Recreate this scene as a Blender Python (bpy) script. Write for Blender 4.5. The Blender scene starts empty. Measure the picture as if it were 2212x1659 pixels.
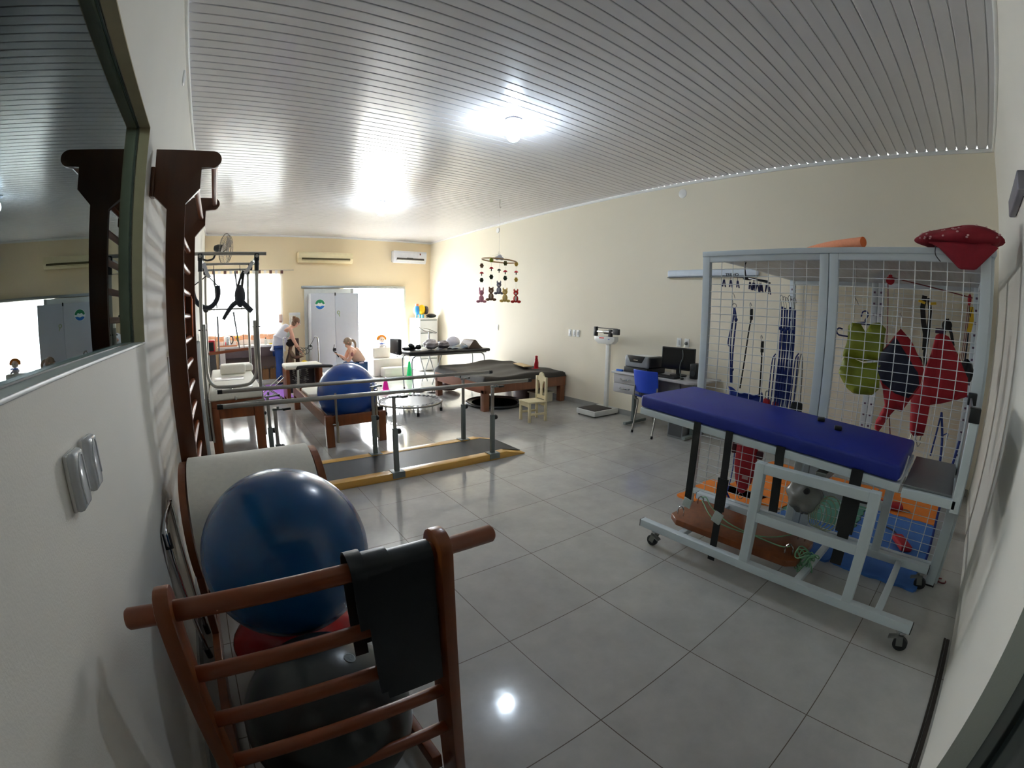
import bpy, bmesh, math, random
from mathutils import Vector, Matrix, Euler
random.seed(7)
S = bpy.context.scene
COL = S.collection
PI = math.pi

# ------------------------------------------------------------------ camera
cd = bpy.data.cameras.new('camera')
cd.type = 'PANO'
tgt = cd if hasattr(cd, 'panorama_type') else cd.cycles
tgt.panorama_type = 'FISHEYE_LENS_POLYNOMIAL'
tgt.fisheye_fov = math.radians(178)
tgt.fisheye_polynomial_k0 = 0.0
tgt.fisheye_polynomial_k1 = -6.31766262e-02
tgt.fisheye_polynomial_k2 = -3.61496670e-05
tgt.fisheye_polynomial_k3 = 1.90110155e-05
tgt.fisheye_polynomial_k4 = -2.24565258e-07
cd.sensor_fit = 'HORIZONTAL'
cd.sensor_width = 36.0
cd.sensor_height = 27.0
cd.clip_start = 0.02
cam = bpy.data.objects.new('camera', cd)
COL.objects.link(cam)
rx = Vector((0.8089140481753945, -0.5877759399221243, 0.013323179543893227))
uy = Vector((0.08376878139655843, 0.1376558706268894, 0.9869314325449812))
bz = Vector((-0.5819285642824479, -0.7972266338567825, 0.16058904178539857))
cam.matrix_world = Matrix(((rx.x, uy.x, bz.x, -1.6074), (rx.y, uy.y, bz.y, -1.9708), (rx.z, uy.z, bz.z, 1.5026), (0, 0, 0, 1)))
S.camera = cam

# ------------------------------------------------------------------ room numbers
XL, XR, YN, YF, ZC = -1.95, 3.60, -2.30, 8.88, 3.30
WALL = 0.14

# ------------------------------------------------------------------ daylight
W = bpy.data.worlds.new('daylight'); S.world = W
W.use_nodes = True
bg = W.node_tree.nodes['Background']
bg.inputs[0].default_value = (0.93, 0.97, 1.0, 1)
bg.inputs[1].default_value = 24.0
try:
    W.cycles.sampling_method = 'MANUAL'; W.cycles.sample_map_resolution = 64
except Exception:
    pass

def portal(name, loc, size, rot):
    l = bpy.data.lights.new(name, 'AREA'); l.shape = 'RECTANGLE'
    l.size, l.size_y = size
    try: l.cycles.is_portal = True
    except Exception: l.use_portal = True
    o = bpy.data.objects.new(name, l); o.location = loc; o.rotation_euler = rot
    COL.objects.link(o); return o
portal('portal_door', (2.07, YF + 0.20, 1.06), (1.6, 2.1), (-PI / 2, 0, 0))
portal('portal_window', (-1.08, YF + 0.20, 1.70), (1.66, 1.46), (-PI / 2, 0, 0))

# point light added out of view to brighten the room beyond the interior window
al = bpy.data.lights.new('adjoining_room_fill', 'POINT'); al.energy = 70; al.color = (1.0, .97, .9); al.shadow_soft_size = .12
ao = bpy.data.objects.new('adjoining_room_fill', al); ao.location = (-3.6, -0.6, 2.6); COL.objects.link(ao)

S.view_settings.view_transform = 'Standard'
S.view_settings.look = 'None'
S.view_settings.exposure = 1.0
S.view_settings.gamma = 1.0
S.view_settings.use_curve_mapping = False
try:
    S.cycles.use_denoising = True
    S.cycles.max_bounces = 12; S.cycles.diffuse_bounces = 8; S.cycles.glossy_bounces = 5
    S.cycles.sample_clamp_indirect = 8.0
    S.cycles.caustics_reflective = False; S.cycles.caustics_refractive = False
except Exception:
    pass

# ------------------------------------------------------------------ materials
def lin(c):
    c = c / 255.0
    return c / 12.92 if c <= 0.04045 else ((c + 0.055) / 1.055) ** 2.4
def rgb(r, g, b): return (lin(r), lin(g), lin(b), 1)

MATS = {}
def mat(name, col, rough=0.5, metal=0.0, var=0.06, scale=14.0, bump=0.0, bscale=60.0, emit=None, es=0.0, spec=0.5, trans=0.0, coat=0.0, sheen=0.0, stretch=None, second=None):
    """Principled surface whose colour is broken up by a little noise; optional bump and second blotch colour."""
    if name in MATS: return MATS[name]
    m = bpy.data.materials.new(name); m.use_nodes = True
    nt = m.node_tree; n = nt.nodes; l = nt.links
    b = n['Principled BSDF']
    tc = n.new('ShaderNodeTexCoord'); mp = n.new('ShaderNodeMapping')
    l.new(tc.outputs['Object'], mp.inputs[0])
    if stretch: mp.inputs['Scale'].default_value = stretch
    no = n.new('ShaderNodeTexNoise'); no.inputs['Scale'].default_value = scale; no.inputs['Detail'].default_value = 4
    l.new(mp.outputs[0], no.inputs['Vector'])
    mx = n.new('ShaderNodeMix'); mx.data_type = 'RGBA'
    l.new(no.outputs['Fac'], mx.inputs['Factor'])
    c = Vector(col[:3])
    d = Vector(second[:3]) if second else c * (1 - 2 * var)
    u = c if second else c * (1 + var)
    mx.inputs['A'].default_value = (*d, 1); mx.inputs['B'].default_value = (min(u.x, 1), min(u.y, 1), min(u.z, 1), 1)
    l.new(mx.outputs['Result'], b.inputs['Base Color'])
    b.inputs['Roughness'].default_value = rough
    b.inputs['Metallic'].default_value = metal
    b.inputs['Specular IOR Level'].default_value = spec
    b.inputs['Transmission Weight'].default_value = trans
    b.inputs['Coat Weight'].default_value = coat
    b.inputs['Sheen Weight'].default_value = sheen
    if bump:
        nb = n.new('ShaderNodeTexNoise'); nb.inputs['Scale'].default_value = bscale; nb.inputs['Detail'].default_value = 3
        l.new(mp.outputs[0], nb.inputs['Vector'])
        bp = n.new('ShaderNodeBump'); bp.inputs['Strength'].default_value = bump; bp.inputs['Distance'].default_value = 0.01
        l.new(nb.outputs['Fac'], bp.inputs['Height']); l.new(bp.outputs[0], b.inputs['Normal'])
    if emit:
        b.inputs['Emission Color'].default_value = emit; b.inputs['Emission Strength'].default_value = es
    MATS[name] = m
    return m

def floor_mat():
    m = bpy.data.materials.new('polished_porcelain'); m.use_nodes = True
    nt = m.node_tree; n = nt.nodes; l = nt.links; b = n['Principled BSDF']
    tc = n.new('ShaderNodeTexCoord'); sp = n.new('ShaderNodeSeparateXYZ'); l.new(tc.outputs['Object'], sp.inputs[0])
    def M(op, *a):
        q = n.new('ShaderNodeMath'); q.operation = op
        for i, v in enumerate(a):
            if isinstance(v, (int, float)): q.inputs[i].default_value = v
            else: l.new(v, q.inputs[i])
        return q.outputs[0]
    def line(o):
        v = M('MULTIPLY', o, 1 / 0.6)
        f = M('FRACT', M('ADD', v, 0.5))
        return M('ABSOLUTE', M('SUBTRACT', f, 0.5))
    d = M('MINIMUM', line(sp.outputs[0]), line(sp.outputs[1]))
    g = M('LESS_THAN', d, 0.0036)
    # one slightly different shade per tile
    ix = M('FLOOR', M('MULTIPLY', sp.outputs[0], 1 / 0.6)); iy = M('FLOOR', M('MULTIPLY', sp.outputs[1], 1 / 0.6))
    cb = n.new('ShaderNodeCombineXYZ'); l.new(ix, cb.inputs[0]); l.new(iy, cb.inputs[1])
    wn = n.new('ShaderNodeTexWhiteNoise'); l.new(cb.outputs[0], wn.inputs['Vector'])
    no = n.new('ShaderNodeTexNoise'); no.inputs['Scale'].default_value = 5.0; no.inputs['Detail'].default_value = 7; no.inputs['Roughness'].default_value = 0.65
    l.new(tc.outputs['Object'], no.inputs['Vector'])
    mx = n.new('ShaderNodeMix'); mx.data_type = 'RGBA'; l.new(no.outputs['Fac'], mx.inputs['Factor'])
    mx.inputs['A'].default_value = rgb(158, 156, 152); mx.inputs['B'].default_value = rgb(198, 196, 192)
    hs = n.new('ShaderNodeHueSaturation'); l.new(mx.outputs['Result'], hs.inputs['Color'])
    l.new(M('ADD', M('MULTIPLY', wn.outputs['Value'], 0.06), 0.97), hs.inputs['Value'])
    mg = n.new('ShaderNodeMix'); mg.data_type = 'RGBA'; l.new(g, mg.inputs['Factor'])
    l.new(hs.outputs[0], mg.inputs['A']); mg.inputs['B'].default_value = rgb(88, 76, 62)
    l.new(mg.outputs['Result'], b.inputs['Base Color'])
    l.new(M('ADD', M('MULTIPLY', g, 0.35), 0.10), b.inputs['Roughness'])
    nb = n.new('ShaderNodeTexNoise'); nb.inputs['Scale'].default_value = 9.0; nb.inputs['Detail'].default_value = 2
    l.new(tc.outputs['Object'], nb.inputs['Vector'])
    bp = n.new('ShaderNodeBump'); bp.inputs['Strength'].default_value = 0.12; bp.inputs['Distance'].default_value = 0.004
    h = M('SUBTRACT', nb.outputs['Fac'], M('MULTIPLY', g, 0.6))
    l.new(h, bp.inputs['Height']); l.new(bp.outputs[0], b.inputs['Normal'])
    return m

def wood(name, dark, light, rough=0.35, stretch=(1, 1, 0.12), scale=24, coat=0.15):
    return mat(name, light, rough=rough, second=dark, scale=scale, stretch=stretch, bump=0.05, bscale=40, coat=coat)

def glass_mat(name, tint, alpha=0.12, rough=0.0):
    """thin pane: clear coat reflection over a tinted see-through sheet"""
    m = bpy.data.materials.new(name); m.use_nodes = True
    nt = m.node_tree; n = nt.nodes; l = nt.links; n.clear()
    o = n.new('ShaderNodeOutputMaterial'); t = n.new('ShaderNodeBsdfTransparent'); g = n.new('ShaderNodeBsdfGlossy')
    t.inputs[0].default_value = tint; g.inputs['Roughness'].default_value = rough
    no = n.new('ShaderNodeTexNoise'); no.inputs['Scale'].default_value = 3.0
    g.inputs[0].default_value = (0.80, 0.92, 0.95, 1)
    f = n.new('ShaderNodeFresnel'); f.inputs[0].default_value = 1.45
    mxs = n.new('ShaderNodeMath'); mxs.operation = 'MULTIPLY_ADD'; mxs.inputs[1].default_value = 1.0; mxs.inputs[2].default_value = alpha
    l.new(f.outputs[0], mxs.inputs[0])
    ms = n.new('ShaderNodeMixShader'); l.new(mxs.outputs[0], ms.inputs[0]); l.new(t.outputs[0], ms.inputs[1]); l.new(g.outputs[0], ms.inputs[2])
    l.new(ms.outputs[0], o.inputs[0])
    return m

def sheer_mat(name, col):
    m = bpy.data.materials.new(name); m.use_nodes = True
    nt = m.node_tree; n = nt.nodes; l = nt.links; n.clear()
    o = n.new('ShaderNodeOutputMaterial'); d = n.new('ShaderNodeBsdfDiffuse'); t = n.new('ShaderNodeBsdfTranslucent'); tr = n.new('ShaderNodeBsdfTransparent')
    no = n.new('ShaderNodeTexNoise'); no.inputs['Scale'].default_value = 30
    cr = n.new('ShaderNodeMix'); cr.data_type = 'RGBA'; l.new(no.outputs['Fac'], cr.inputs['Factor'])
    cr.inputs['A'].default_value = col; cr.inputs['B'].default_value = (col[0] * .93, col[1] * .93, col[2] * .93, 1)
    l.new(cr.outputs['Result'], d.inputs[0]); l.new(cr.outputs['Result'], t.inputs[0])
    a = n.new('ShaderNodeMixShader'); a.inputs[0].default_value = 0.6; l.new(d.outputs[0], a.inputs[1]); l.new(t.outputs[0], a.inputs[2])
    b2 = n.new('ShaderNodeMixShader'); b2.inputs[0].default_value = 0.06; l.new(a.outputs[0], b2.inputs[1]); l.new(tr.outputs[0], b2.inputs[2])
    l.new(b2.outputs[0], o.inputs[0])
    return m

# ------------------------------------------------------------------ mesh helpers
def V(*a): return Vector(a[0]) if len(a) == 1 else Vector(a)

class MB:
    """collects shapes in world coordinates; build() links them as ONE mesh object"""
    def __init__(s): s.bm = bmesh.new()
    def _add(s, verts, faces):
        vs = [s.bm.verts.new(v) for v in verts]
        for f in faces:
            try: s.bm.faces.new([vs[i] for i in f])
            except ValueError: pass
        return vs
    def box(s, c, d, rz=0.0, rot=None, bev=0.0):
        c = V(c); hx, hy, hz = d[0] / 2, d[1] / 2, d[2] / 2
        R = rot if rot is not None else Matrix.Rotation(rz, 3, 'Z')
        t = bmesh.new()
        bmesh.ops.create_cube(t, size=1.0)
        for v in t.verts: v.co = Vector((v.co.x * d[0], v.co.y * d[1], v.co.z * d[2]))
        if bev > 0:
            bmesh.ops.bevel(t, geom=list(t.edges), offset=min(bev, hx * .95, hy * .95, hz * .95), segments=3, profile=0.5, affect='EDGES')
        for v in t.verts: v.co = R @ v.co + c
        s._merge(t); return s
    def bb(s, x0, x1, y0, y1, z0, z1, bev=0.0):
        return s.box(((x0 + x1) / 2, (y0 + y1) / 2, (z0 + z1) / 2), (abs(x1 - x0), abs(y1 - y0), abs(z1 - z0)), bev=bev)
    def _merge(s, t):
        t.verts.index_update()
        vs = [s.bm.verts.new(v.co) for v in t.verts]
        for f in t.faces:
            try: s.bm.faces.new([vs[v.index] for v in f.verts])
            except ValueError: pass
        t.free()
    def beam(s, p, q, w, h, up=(0, 0, 1), bev=0.0):
        p, q = V(p), V(q); d = q - p; L = d.length; d.normalize()
        u = V(up)
        if abs(d.dot(u)) > 0.99: u = Vector((0, 1, 0))
        x = d.cross(u).normalized(); z = x.cross(d)
        R = Matrix((x, d, z)).transposed()
        return s.box((p + q) / 2, (w, L, h), rot=R, bev=bev)
    def tube(s, pts, r, seg=8, closed=False, r2=None, smooth=0):
        P = [V(p) for p in pts]
        if smooth: P = catmull(P, smooth, closed)
        n = len(P); rings = []
        t0 = (P[1] - P[0]).normalized()
        nrm = t0.orthogonal().normalized()
        for i in range(n):
            if closed: t = P[(i + 1) % n] - P[i - 1]
            else: t = P[min(i + 1, n - 1)] - P[max(i - 1, 0)]
            if t.length < 1e-9: t = t0
            t.normalize()
            nrm = nrm - t * nrm.dot(t)
            if nrm.length < 1e-6: nrm = t.orthogonal()
            nrm.normalize(); b = t.cross(nrm)
            rr = r if r2 is None else r + (r2 - r) * i / (n - 1)
            if isinstance(rr, (list, tuple)): rr = rr[i]
            rings.append([s.bm.verts.new(P[i] + (nrm * math.cos(a) + b * math.sin(a)) * rr) for a in [2 * PI * k / seg for k in range(seg)]])
        m = n if closed else n - 1
        for i in range(m):
            A, B = rings[i], rings[(i + 1) % n]
            for k in range(seg):
                s.bm.faces.new((A[k], A[(k + 1) % seg], B[(k + 1) % seg], B[k]))
        if not closed:
            s.bm.faces.new(rings[0][::-1]); s.bm.faces.new(rings[-1])
        return s
    def rod(s, p, q, r, seg=10, r2=None): return s.tube([p, q], r, seg, r2=r2)
    def lathe(s, prof, c=(0, 0, 0), seg=24, R=None):
        c = V(c); R = R or Matrix.Identity(3); rings = []
        for (r, z) in prof:
            if r < 1e-6: rings.append([s.bm.verts.new(R @ Vector((0, 0, z)) + c)])
            else: rings.append([s.bm.verts.new(R @ Vector((r * math.cos(2 * PI * k / seg), r * math.sin(2 * PI * k / seg), z)) + c) for k in range(seg)])
        for A, B in zip(rings, rings[1:]):
            for k in range(seg):
                k2 = (k + 1) % seg
                if len(A) == 1 and len(B) == 1: continue
                if len(A) == 1: s.bm.faces.new((A[0], B[k2], B[k]))
                elif len(B) == 1: s.bm.faces.new((A[k], A[k2], B[0]))
                else: s.bm.faces.new((A[k], A[k2], B[k2], B[k]))
        if len(rings[0]) > 1: s.bm.faces.new(rings[0][::-1])
        if len(rings[-1]) > 1: s.bm.faces.new(rings[-1])
        return s
    def ball(s, c, r, seg=20, rings=12, R=None):
        c = V(c); r = r if isinstance(r, (tuple, list)) else (r, r, r); R = R or Matrix.Identity(3)
        t = bmesh.new(); bmesh.ops.create_uvsphere(t, u_segments=seg, v_segments=rings, radius=1.0)
        for v in t.verts: v.co = R @ Vector((v.co.x * r[0], v.co.y * r[1], v.co.z * r[2])) + c
        s._merge(t); return s
    def prism(s, poly, ax, lo, hi, bev=0.0):
        """closed polygon given in the two other axes, extruded along ax between lo and hi"""
        t = bmesh.new()
        def mk(a, b, w):
            return {'x': (w, a, b), 'y': (a, w, b), 'z': (a, b, w)}[ax]
        A = [t.verts.new(mk(a, b, lo)) for a, b in poly]; B = [t.verts.new(mk(a, b, hi)) for a, b in poly]
        n = len(poly)
        t.faces.new(A[::-1]); t.faces.new(B)
        for i in range(n): t.faces.new((A[i], A[(i + 1) % n], B[(i + 1) % n], B[i]))
        if bev: bmesh.ops.bevel(t, geom=list(t.edges), offset=bev, segments=2, profile=0.5, affect='EDGES')
        s._merge(t); return s
    def surf(s, f, nu, nv, closed_u=False):
        g = [[s.bm.verts.new(f(u / nu, v / nv)) for v in range(nv + 1)] for u in range(nu if closed_u else nu + 1)]
        for u in range(nu):
            for v in range(nv):
                a = g[u]; b = g[(u + 1) % len(g)]
                s.bm.faces.new((a[v], b[v], b[v + 1], a[v + 1]))
        return s
    def strip(s, pts, w, side, th=0.002):
        """flat strap of width w along pts; side = its width direction; th thickness"""
        P = [V(p) for p in pts]; sd = V(side).normalized(); n = len(P); R = []
        for i in range(n):
            t = (P[min(i + 1, n - 1)] - P[max(i - 1, 0)]).normalized()
            x = (sd - t * sd.dot(t)).normalized(); z = t.cross(x) * th / 2
            x = x * (w[i] if isinstance(w, (list, tuple)) else w) / 2
            R.append([s.bm.verts.new(P[i] + a) for a in (-x - z, x - z, x + z, -x + z)])
        for A, B in zip(R, R[1:]):
            for k in range(4): s.bm.faces.new((A[k], A[(k + 1) % 4], B[(k + 1) % 4], B[k]))
        s.bm.faces.new(R[0][::-1]); s.bm.faces.new(R[-1])
        return s
    def build(s, name, m, parent=None, smooth=True, ang=40, solid=0.0, subsurf=0):
        bmesh.ops.recalc_face_normals(s.bm, faces=list(s.bm.faces))
        me = bpy.data.meshes.new(name)
        off = wloc(parent) if parent is not None else None
        if off is not None: bmesh.ops.translate(s.bm, verts=list(s.bm.verts), vec=-off)
        s.bm.to_mesh(me); s.bm.free()
        for x in (m if isinstance(m, (list, tuple)) else [m]): me.materials.append(x)
        if smooth:
            me.polygons.foreach_set('use_smooth', [True] * len(me.polygons))
            try: me.set_sharp_from_angle(angle=math.radians(ang))
            except Exception: pass
        o = bpy.data.objects.new(name, me); COL.objects.link(o)
        if parent is not None: o.parent = parent
        if solid:
            md = o.modifiers.new('solid', 'SOLIDIFY'); md.thickness = solid; md.offset = 0
        if subsurf:
            md = o.modifiers.new('sub', 'SUBSURF'); md.levels = subsurf; md.render_levels = subsurf
        return o

def wloc(o):
    v = Vector((0, 0, 0))
    while o is not None:
        v = v + o.location; o = o.parent
    return v

def catmull(P, k, closed=False):
    out = []; n = len(P)
    for i in range(n if closed else n - 1):
        p0 = P[(i - 1) % n] if closed or i > 0 else P[0] * 2 - P[1]
        p1 = P[i]; p2 = P[(i + 1) % n]
        p3 = P[(i + 2) % n] if closed or i + 2 < n else P[n - 1] * 2 - P[n - 2]
        for j in range(k):
            t = j / k
            out.append(0.5 * ((2 * p1) + (p2 - p0) * t + (2 * p0 - 5 * p1 + 4 * p2 - p3) * t * t + (3 * p1 - p0 - 3 * p2 + p3) * t ** 3))
    if not closed: out.append(P[-1].copy())
    return out

def tag(o, label=None, cat=None, group=None, kind=None):
    if label: o['label'] = label
    if cat: o['category'] = cat
    if group: o['group'] = group
    if kind: o['kind'] = kind
    return o
def thing(name, label, cat, loc=(0, 0, 0), group=None):
    o = bpy.data.objects.new(name, None); o.empty_display_size = 0.05
    o.location = loc; COL.objects.link(o)
    return tag(o, label, cat, group)
def kids(o): return [c for c in bpy.data.objects if c.parent == o]
def dup(o, loc=None, rz=None, label=None, parent=None, tree=None):
    """copy of a thing with copies of its parts and sub-parts"""
    c = o.copy(); COL.objects.link(c)
    if parent is not None: c.parent = parent
    if loc is not None: c.location = loc
    if rz is not None: c.rotation_euler = (0, 0, rz)
    if label: c['label'] = label
    for ch in [k for k in bpy.data.objects if k.parent == o]: dup(ch, parent=c)
    return c
def struct(name, mb, m, parent=None, **k):
    o = mb.build(name, m, parent, **k)
    o['kind'] = 'structure'
    return o
def text(body, size, m, loc, R, parent, depth=0.001, name='lettering'):
    cu = bpy.data.curves.new(name, 'FONT'); cu.body = body; cu.size = size; cu.extrude = depth
    cu.align_x = 'CENTER'; cu.align_y = 'CENTER'; cu.materials.append(m)
    tmp = bpy.data.objects.new(name, cu); COL.objects.link(tmp)
    me = bpy.data.meshes.new_from_object(tmp.evaluated_get(bpy.context.evaluated_depsgraph_get()))
    bpy.data.objects.remove(tmp); me.materials.clear(); me.materials.append(m)
    o = bpy.data.objects.new(name, me); COL.objects.link(o); o['kind'] = 'stuff'
    o.rotation_euler = R.to_euler(); o.location = V(loc) - (wloc(parent) if parent else Vector())
    if parent: o.parent = parent
    return o
def basis(x, y):
    x = V(x).normalized(); y = V(y).normalized(); return Matrix((x, y, x.cross(y))).transposed()
# ================================================================== MATERIALS IN USE
M_wall = mat('cream_wall_paint', rgb(232, 224, 205), rough=0.75, var=0.012, scale=2.0, bump=0.06, bscale=160)
M_wallwarm = mat('warm_wall_paint', rgb(234, 216, 182), rough=0.75, var=0.02, scale=1.6, bump=0.06, bscale=160)
M_wallwhite = mat('white_wall_paint', rgb(226, 223, 214), rough=0.75, var=0.02, scale=2.5, bump=0.08, bscale=160)
M_ceil = mat('white_pvc_lining', rgb(205, 205, 208), rough=0.22, var=0.02, scale=3.0, spec=0.7)
M_floor = floor_mat()
M_base = mat('grey_skirting_tile', rgb(165, 164, 160), rough=0.25, var=0.05)
M_white = mat('white_paint', rgb(225, 226, 226), rough=0.4, var=0.02)
M_plastic_white = mat('white_plastic', rgb(232, 232, 230), rough=0.3, var=0.015)
M_black = mat('black_plastic', rgb(22, 22, 24), rough=0.4, var=0.1)
M_rubber = mat('black_rubber', rgb(30, 31, 34), rough=0.55, var=0.12, bump=0.2, bscale=300)
M_steel = mat('brushed_steel', rgb(168, 166, 160), rough=0.28, metal=0.9, var=0.06, scale=30)
M_chrome = mat('chrome', rgb(205, 207, 210), rough=0.12, metal=1.0, var=0.03)
M_grey = mat('grey_enamel', rgb(118, 126, 124), rough=0.45, var=0.05)
M_paint = mat('pale_grey_enamel', rgb(205, 214, 220), rough=0.4, var=0.03)
M_red = wood('reddish_wood', rgb(98, 48, 20), rgb(146, 78, 34))
M_redh = wood('reddish_wood_rung', rgb(112, 52, 26), rgb(154, 82, 42), stretch=(0.12, 1, 1))
M_reddk = wood('dark_brown_wood', rgb(66, 34, 14), rgb(98, 54, 24))
M_brown = wood('brown_wood', rgb(104, 62, 40), rgb(140, 90, 60), rough=0.5)
M_yellow = wood('yellow_varnished_wood', rgb(206, 150, 62), rgb(232, 184, 92), stretch=(0.1, 1, 1), rough=0.3)
M_cream = mat('cream_leatherette', rgb(238, 234, 222), rough=0.5, var=0.05, scale=50, bump=0.12, bscale=250)
M_blackleather = mat('black_leatherette', rgb(26, 28, 33), rough=0.32, var=0.1, bump=0.08, bscale=200)
M_blue = mat('navy_vinyl', rgb(22, 40, 142), rough=0.5, var=0.08, scale=20, bump=0.1, bscale=220)

# ================================================================== SHELL
b = MB(); b.bb(XL - 0.05, XR, YN - 0.6, YF, -0.1, 0.0)
struct('floor', b, M_floor)
b = MB(); b.bb(-6.5, 7.5, YF, YF + 14, -0.12, -0.02)
struct('ground', b, mat('pale_concrete', rgb(205, 203, 196), rough=0.9, bump=0.2))

# ceiling of ten centimetre lining strips running across the room
b = MB()
y = YN - 0.037 - 0.6
while y < YF:
    y0, y1 = max(y + 0.004, YN - 0.6), min(y + 0.096, YF)
    if y1 > y0:
        pr = [(y0, ZC + .012), (y0, ZC + .003), (y0 + .004, ZC), (y1 - .004, ZC), (y1, ZC + .003), (y1, ZC + .012)]
        b.prism(pr, 'x', XL, XR)
    y += 0.1
b.bb(XL, XR, YN - 0.6, YF, ZC + .012, ZC + .05)
struct('ceiling', b, M_ceil, ang=25)

# cornice strips under the ceiling
b = MB(); b.bb(XL, XL + 0.022, YN, YF, ZC - 0.04, ZC - 0.001, bev=.006); struct('trim_1', b, M_plastic_white)
b = MB(); b.bb(XR - 0.022, XR, YN, YF, ZC - 0.04, ZC - 0.001, bev=.006); struct('trim_2', b, M_plastic_white)
b = MB(); b.bb(XL + .022, XR - .022, YF - 0.022, YF, ZC - 0.04, ZC - 0.001, bev=.006); struct('trim_3', b, M_plastic_white)
b = MB(); b.bb(-0.2, XR - .022, YN, YN + 0.022, ZC - 0.04, ZC - 0.001, bev=.006); struct('trim_4', b, M_plastic_white)

# left wall with the big interior window
WY0, WY1, WZ0, WZ1 = -3.2, 0.19, 1.405, 2.335
LT = 0.18
b = MB()
b.bb(XL - LT, XL, WY1, YF, 0, ZC)
b.bb(XL - LT, XL, YN - 0.9, WY1, 0, WZ0)
b.bb(XL - LT, XL, YN - 0.9, WY1, WZ1, ZC)
struct('wall_left', b, M_wallwhite)
# right wall
b = MB(); b.bb(XR, XR + WALL, YN - WALL, YF + WALL, 0, ZC); struct('wall_right', b, M_wall)
# near wall to the right of the doorway, and its header
b = MB()
b.bb(-0.22, XR, YN - 0.15, YN, 0, ZC)
b.bb(XL, -0.22, YN - 0.15, YN, 2.25, ZC)
struct('wall_near', b, M_wallwhite)
# far wall with window and door openings
FX0, FX1, FZ0, FZ1 = -1.88, -0.28, 1.02, 2.42
DX0, DX1, DZ1 = 1.28, 2.83, 2.07
b = MB()
b.bb(XL, FX0, YF, YF + WALL, 0, ZC); b.bb(FX0, FX1, YF, YF + WALL, 0, FZ0); b.bb(FX0, FX1, YF, YF + WALL, FZ1, ZC)
b.bb(FX1, DX0, YF, YF + WALL, 0, ZC); b.bb(DX0, DX1, YF, YF + WALL, DZ1, ZC); b.bb(DX1, XR, YF, YF + WALL, 0, ZC)
struct('wall_far', b, M_wallwarm)
# skirting
b = MB(); b.bb(XR - 0.012, XR, YN + .012, YF, 0, 0.075); struct('baseboard_right', b, M_base)
b = MB(); b.bb(XL, XL + 0.012, YN, YF, 0, 0.075); struct('baseboard_left', b, M_base)
b = MB(); b.bb(XL + .012, 1.2, YF - 0.012, YF, 0, 0.075); b.bb(2.92, XR - .012, YF - .012, YF, 0, .075); struct('baseboard_far', b, M_base)

# interior window: tinted pane set back in the wall, thin frame, sill board
win = thing('window_1', None, None, (XL, 0, WZ0)); win['kind'] = 'structure'
GX = XL - 0.055
b = MB(); b.bb(GX - .004, GX + .004, WY0, WY1 - .004, WZ0 + .004, WZ1 - .004)
struct('pane', b, glass_mat('tinted_glass', (0.46, 0.54, 0.55, 1), alpha=0.0), win)
b = MB()
for y0, y1, z0, z1 in ((WY0, WY1 - .002, WZ1 - .006, WZ1 - .002), (WY1 - .006, WY1 - .002, WZ0 + .006, WZ1 - .006), (WY0, WY1 - .002, WZ0 + .006, WZ0 + .010)):
    b.bb(GX - .012, GX + .007, y0, y1, z0, z1)
struct('window_frame', b, mat('dark_frame', rgb(70, 72, 62), rough=.5), win)
b = MB(); b.bb(XL - LT + .01, XL + 0.004, WY0, WY1 - .003, WZ0 - .004, WZ0 + .006, bev=.002)
struct('window_sill', b, mat('grey_sill', rgb(172, 174, 172), rough=.4), win)
b = MB(); b.bb(GX + .012, XL + .001, WY1 - .006, WY1 + .0005, WZ0, WZ1); b.bb(GX + .012, XL + .001, WY0, WY1, WZ1 - .006, WZ1 + .0005)
struct('window_reveal', b, mat('shaded_reveal', rgb(176, 162, 130), rough=.7), win)  # olive-brown shading of the recess put into the reveal's own colour

# the dim room behind that window
AX0, AY1, AZ = -5.2, 2.6, 2.9
b = MB()
b.bb(AX0, XL - LT, YN - 1.4, AY1, -0.1, 0)
b.bb(AX0, XL - LT, YN - 1.4, AY1, AZ, AZ + .05)
b.bb(AX0 - .1, AX0, YN - 1.4, AY1, 0, AZ)
b.bb(AX0, XL - LT, AY1, AY1 + .1, 0, AZ)
b.bb(AX0, XL - LT, YN - 1.5, YN - 1.4, 0, AZ)
struct('wall_adjoining', b, mat('dim_room_paint', rgb(196, 192, 178), rough=.8))

# floor track and dark sliding glass door at the doorway
b = MB(); b.bb(-0.9, 0.95, YN + .012, YN + .030, 0, .006); b.bb(-0.9, 0.95, YN + .034, YN + .044, 0, .008); struct('trim_5', b, mat('dark_track', rgb(42, 34, 28), rough=.4, metal=.4))
d1 = thing('door_1', None, None, (-0.22, YN - .05, 0)); d1['kind'] = 'structure'
b = MB(); b.bb(-1.2, -0.215, YN - .105, YN - .095, .03, 2.2); struct('pane', b, mat('black_glass', rgb(30, 36, 34), rough=.12, spec=.4), d1)
b = MB(); b.bb(-0.34, -0.222, YN - .12, YN - .08, .0, 2.24, bev=.004); struct('door_frame', b, mat('dark_door_frame', rgb(40, 44, 42), rough=.4), d1)
# hall floor and back of the lobby behind the photographer; its darkness is put into the grey
b = MB(); b.bb(XL - .5, 1.5, YN - 3.5, YN - .6, -.1, 0); b.bb(XL - .5, 1.5, YN - 3.6, YN - 3.5, 0, 2.9); b.bb(1.4, 1.5, YN - 3.5, YN - .15, 0, 2.9); b.bb(XL - .6, XL - .5, YN - 3.5, YN - 1.5, 0, 2.9); b.bb(XL - .5, 1.5, YN - 3.5, YN - .15, 2.85, 2.95)
struct('wall_lobby', b, mat('lobby_shade_grey', rgb(128, 126, 120), rough=.8))

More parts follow.
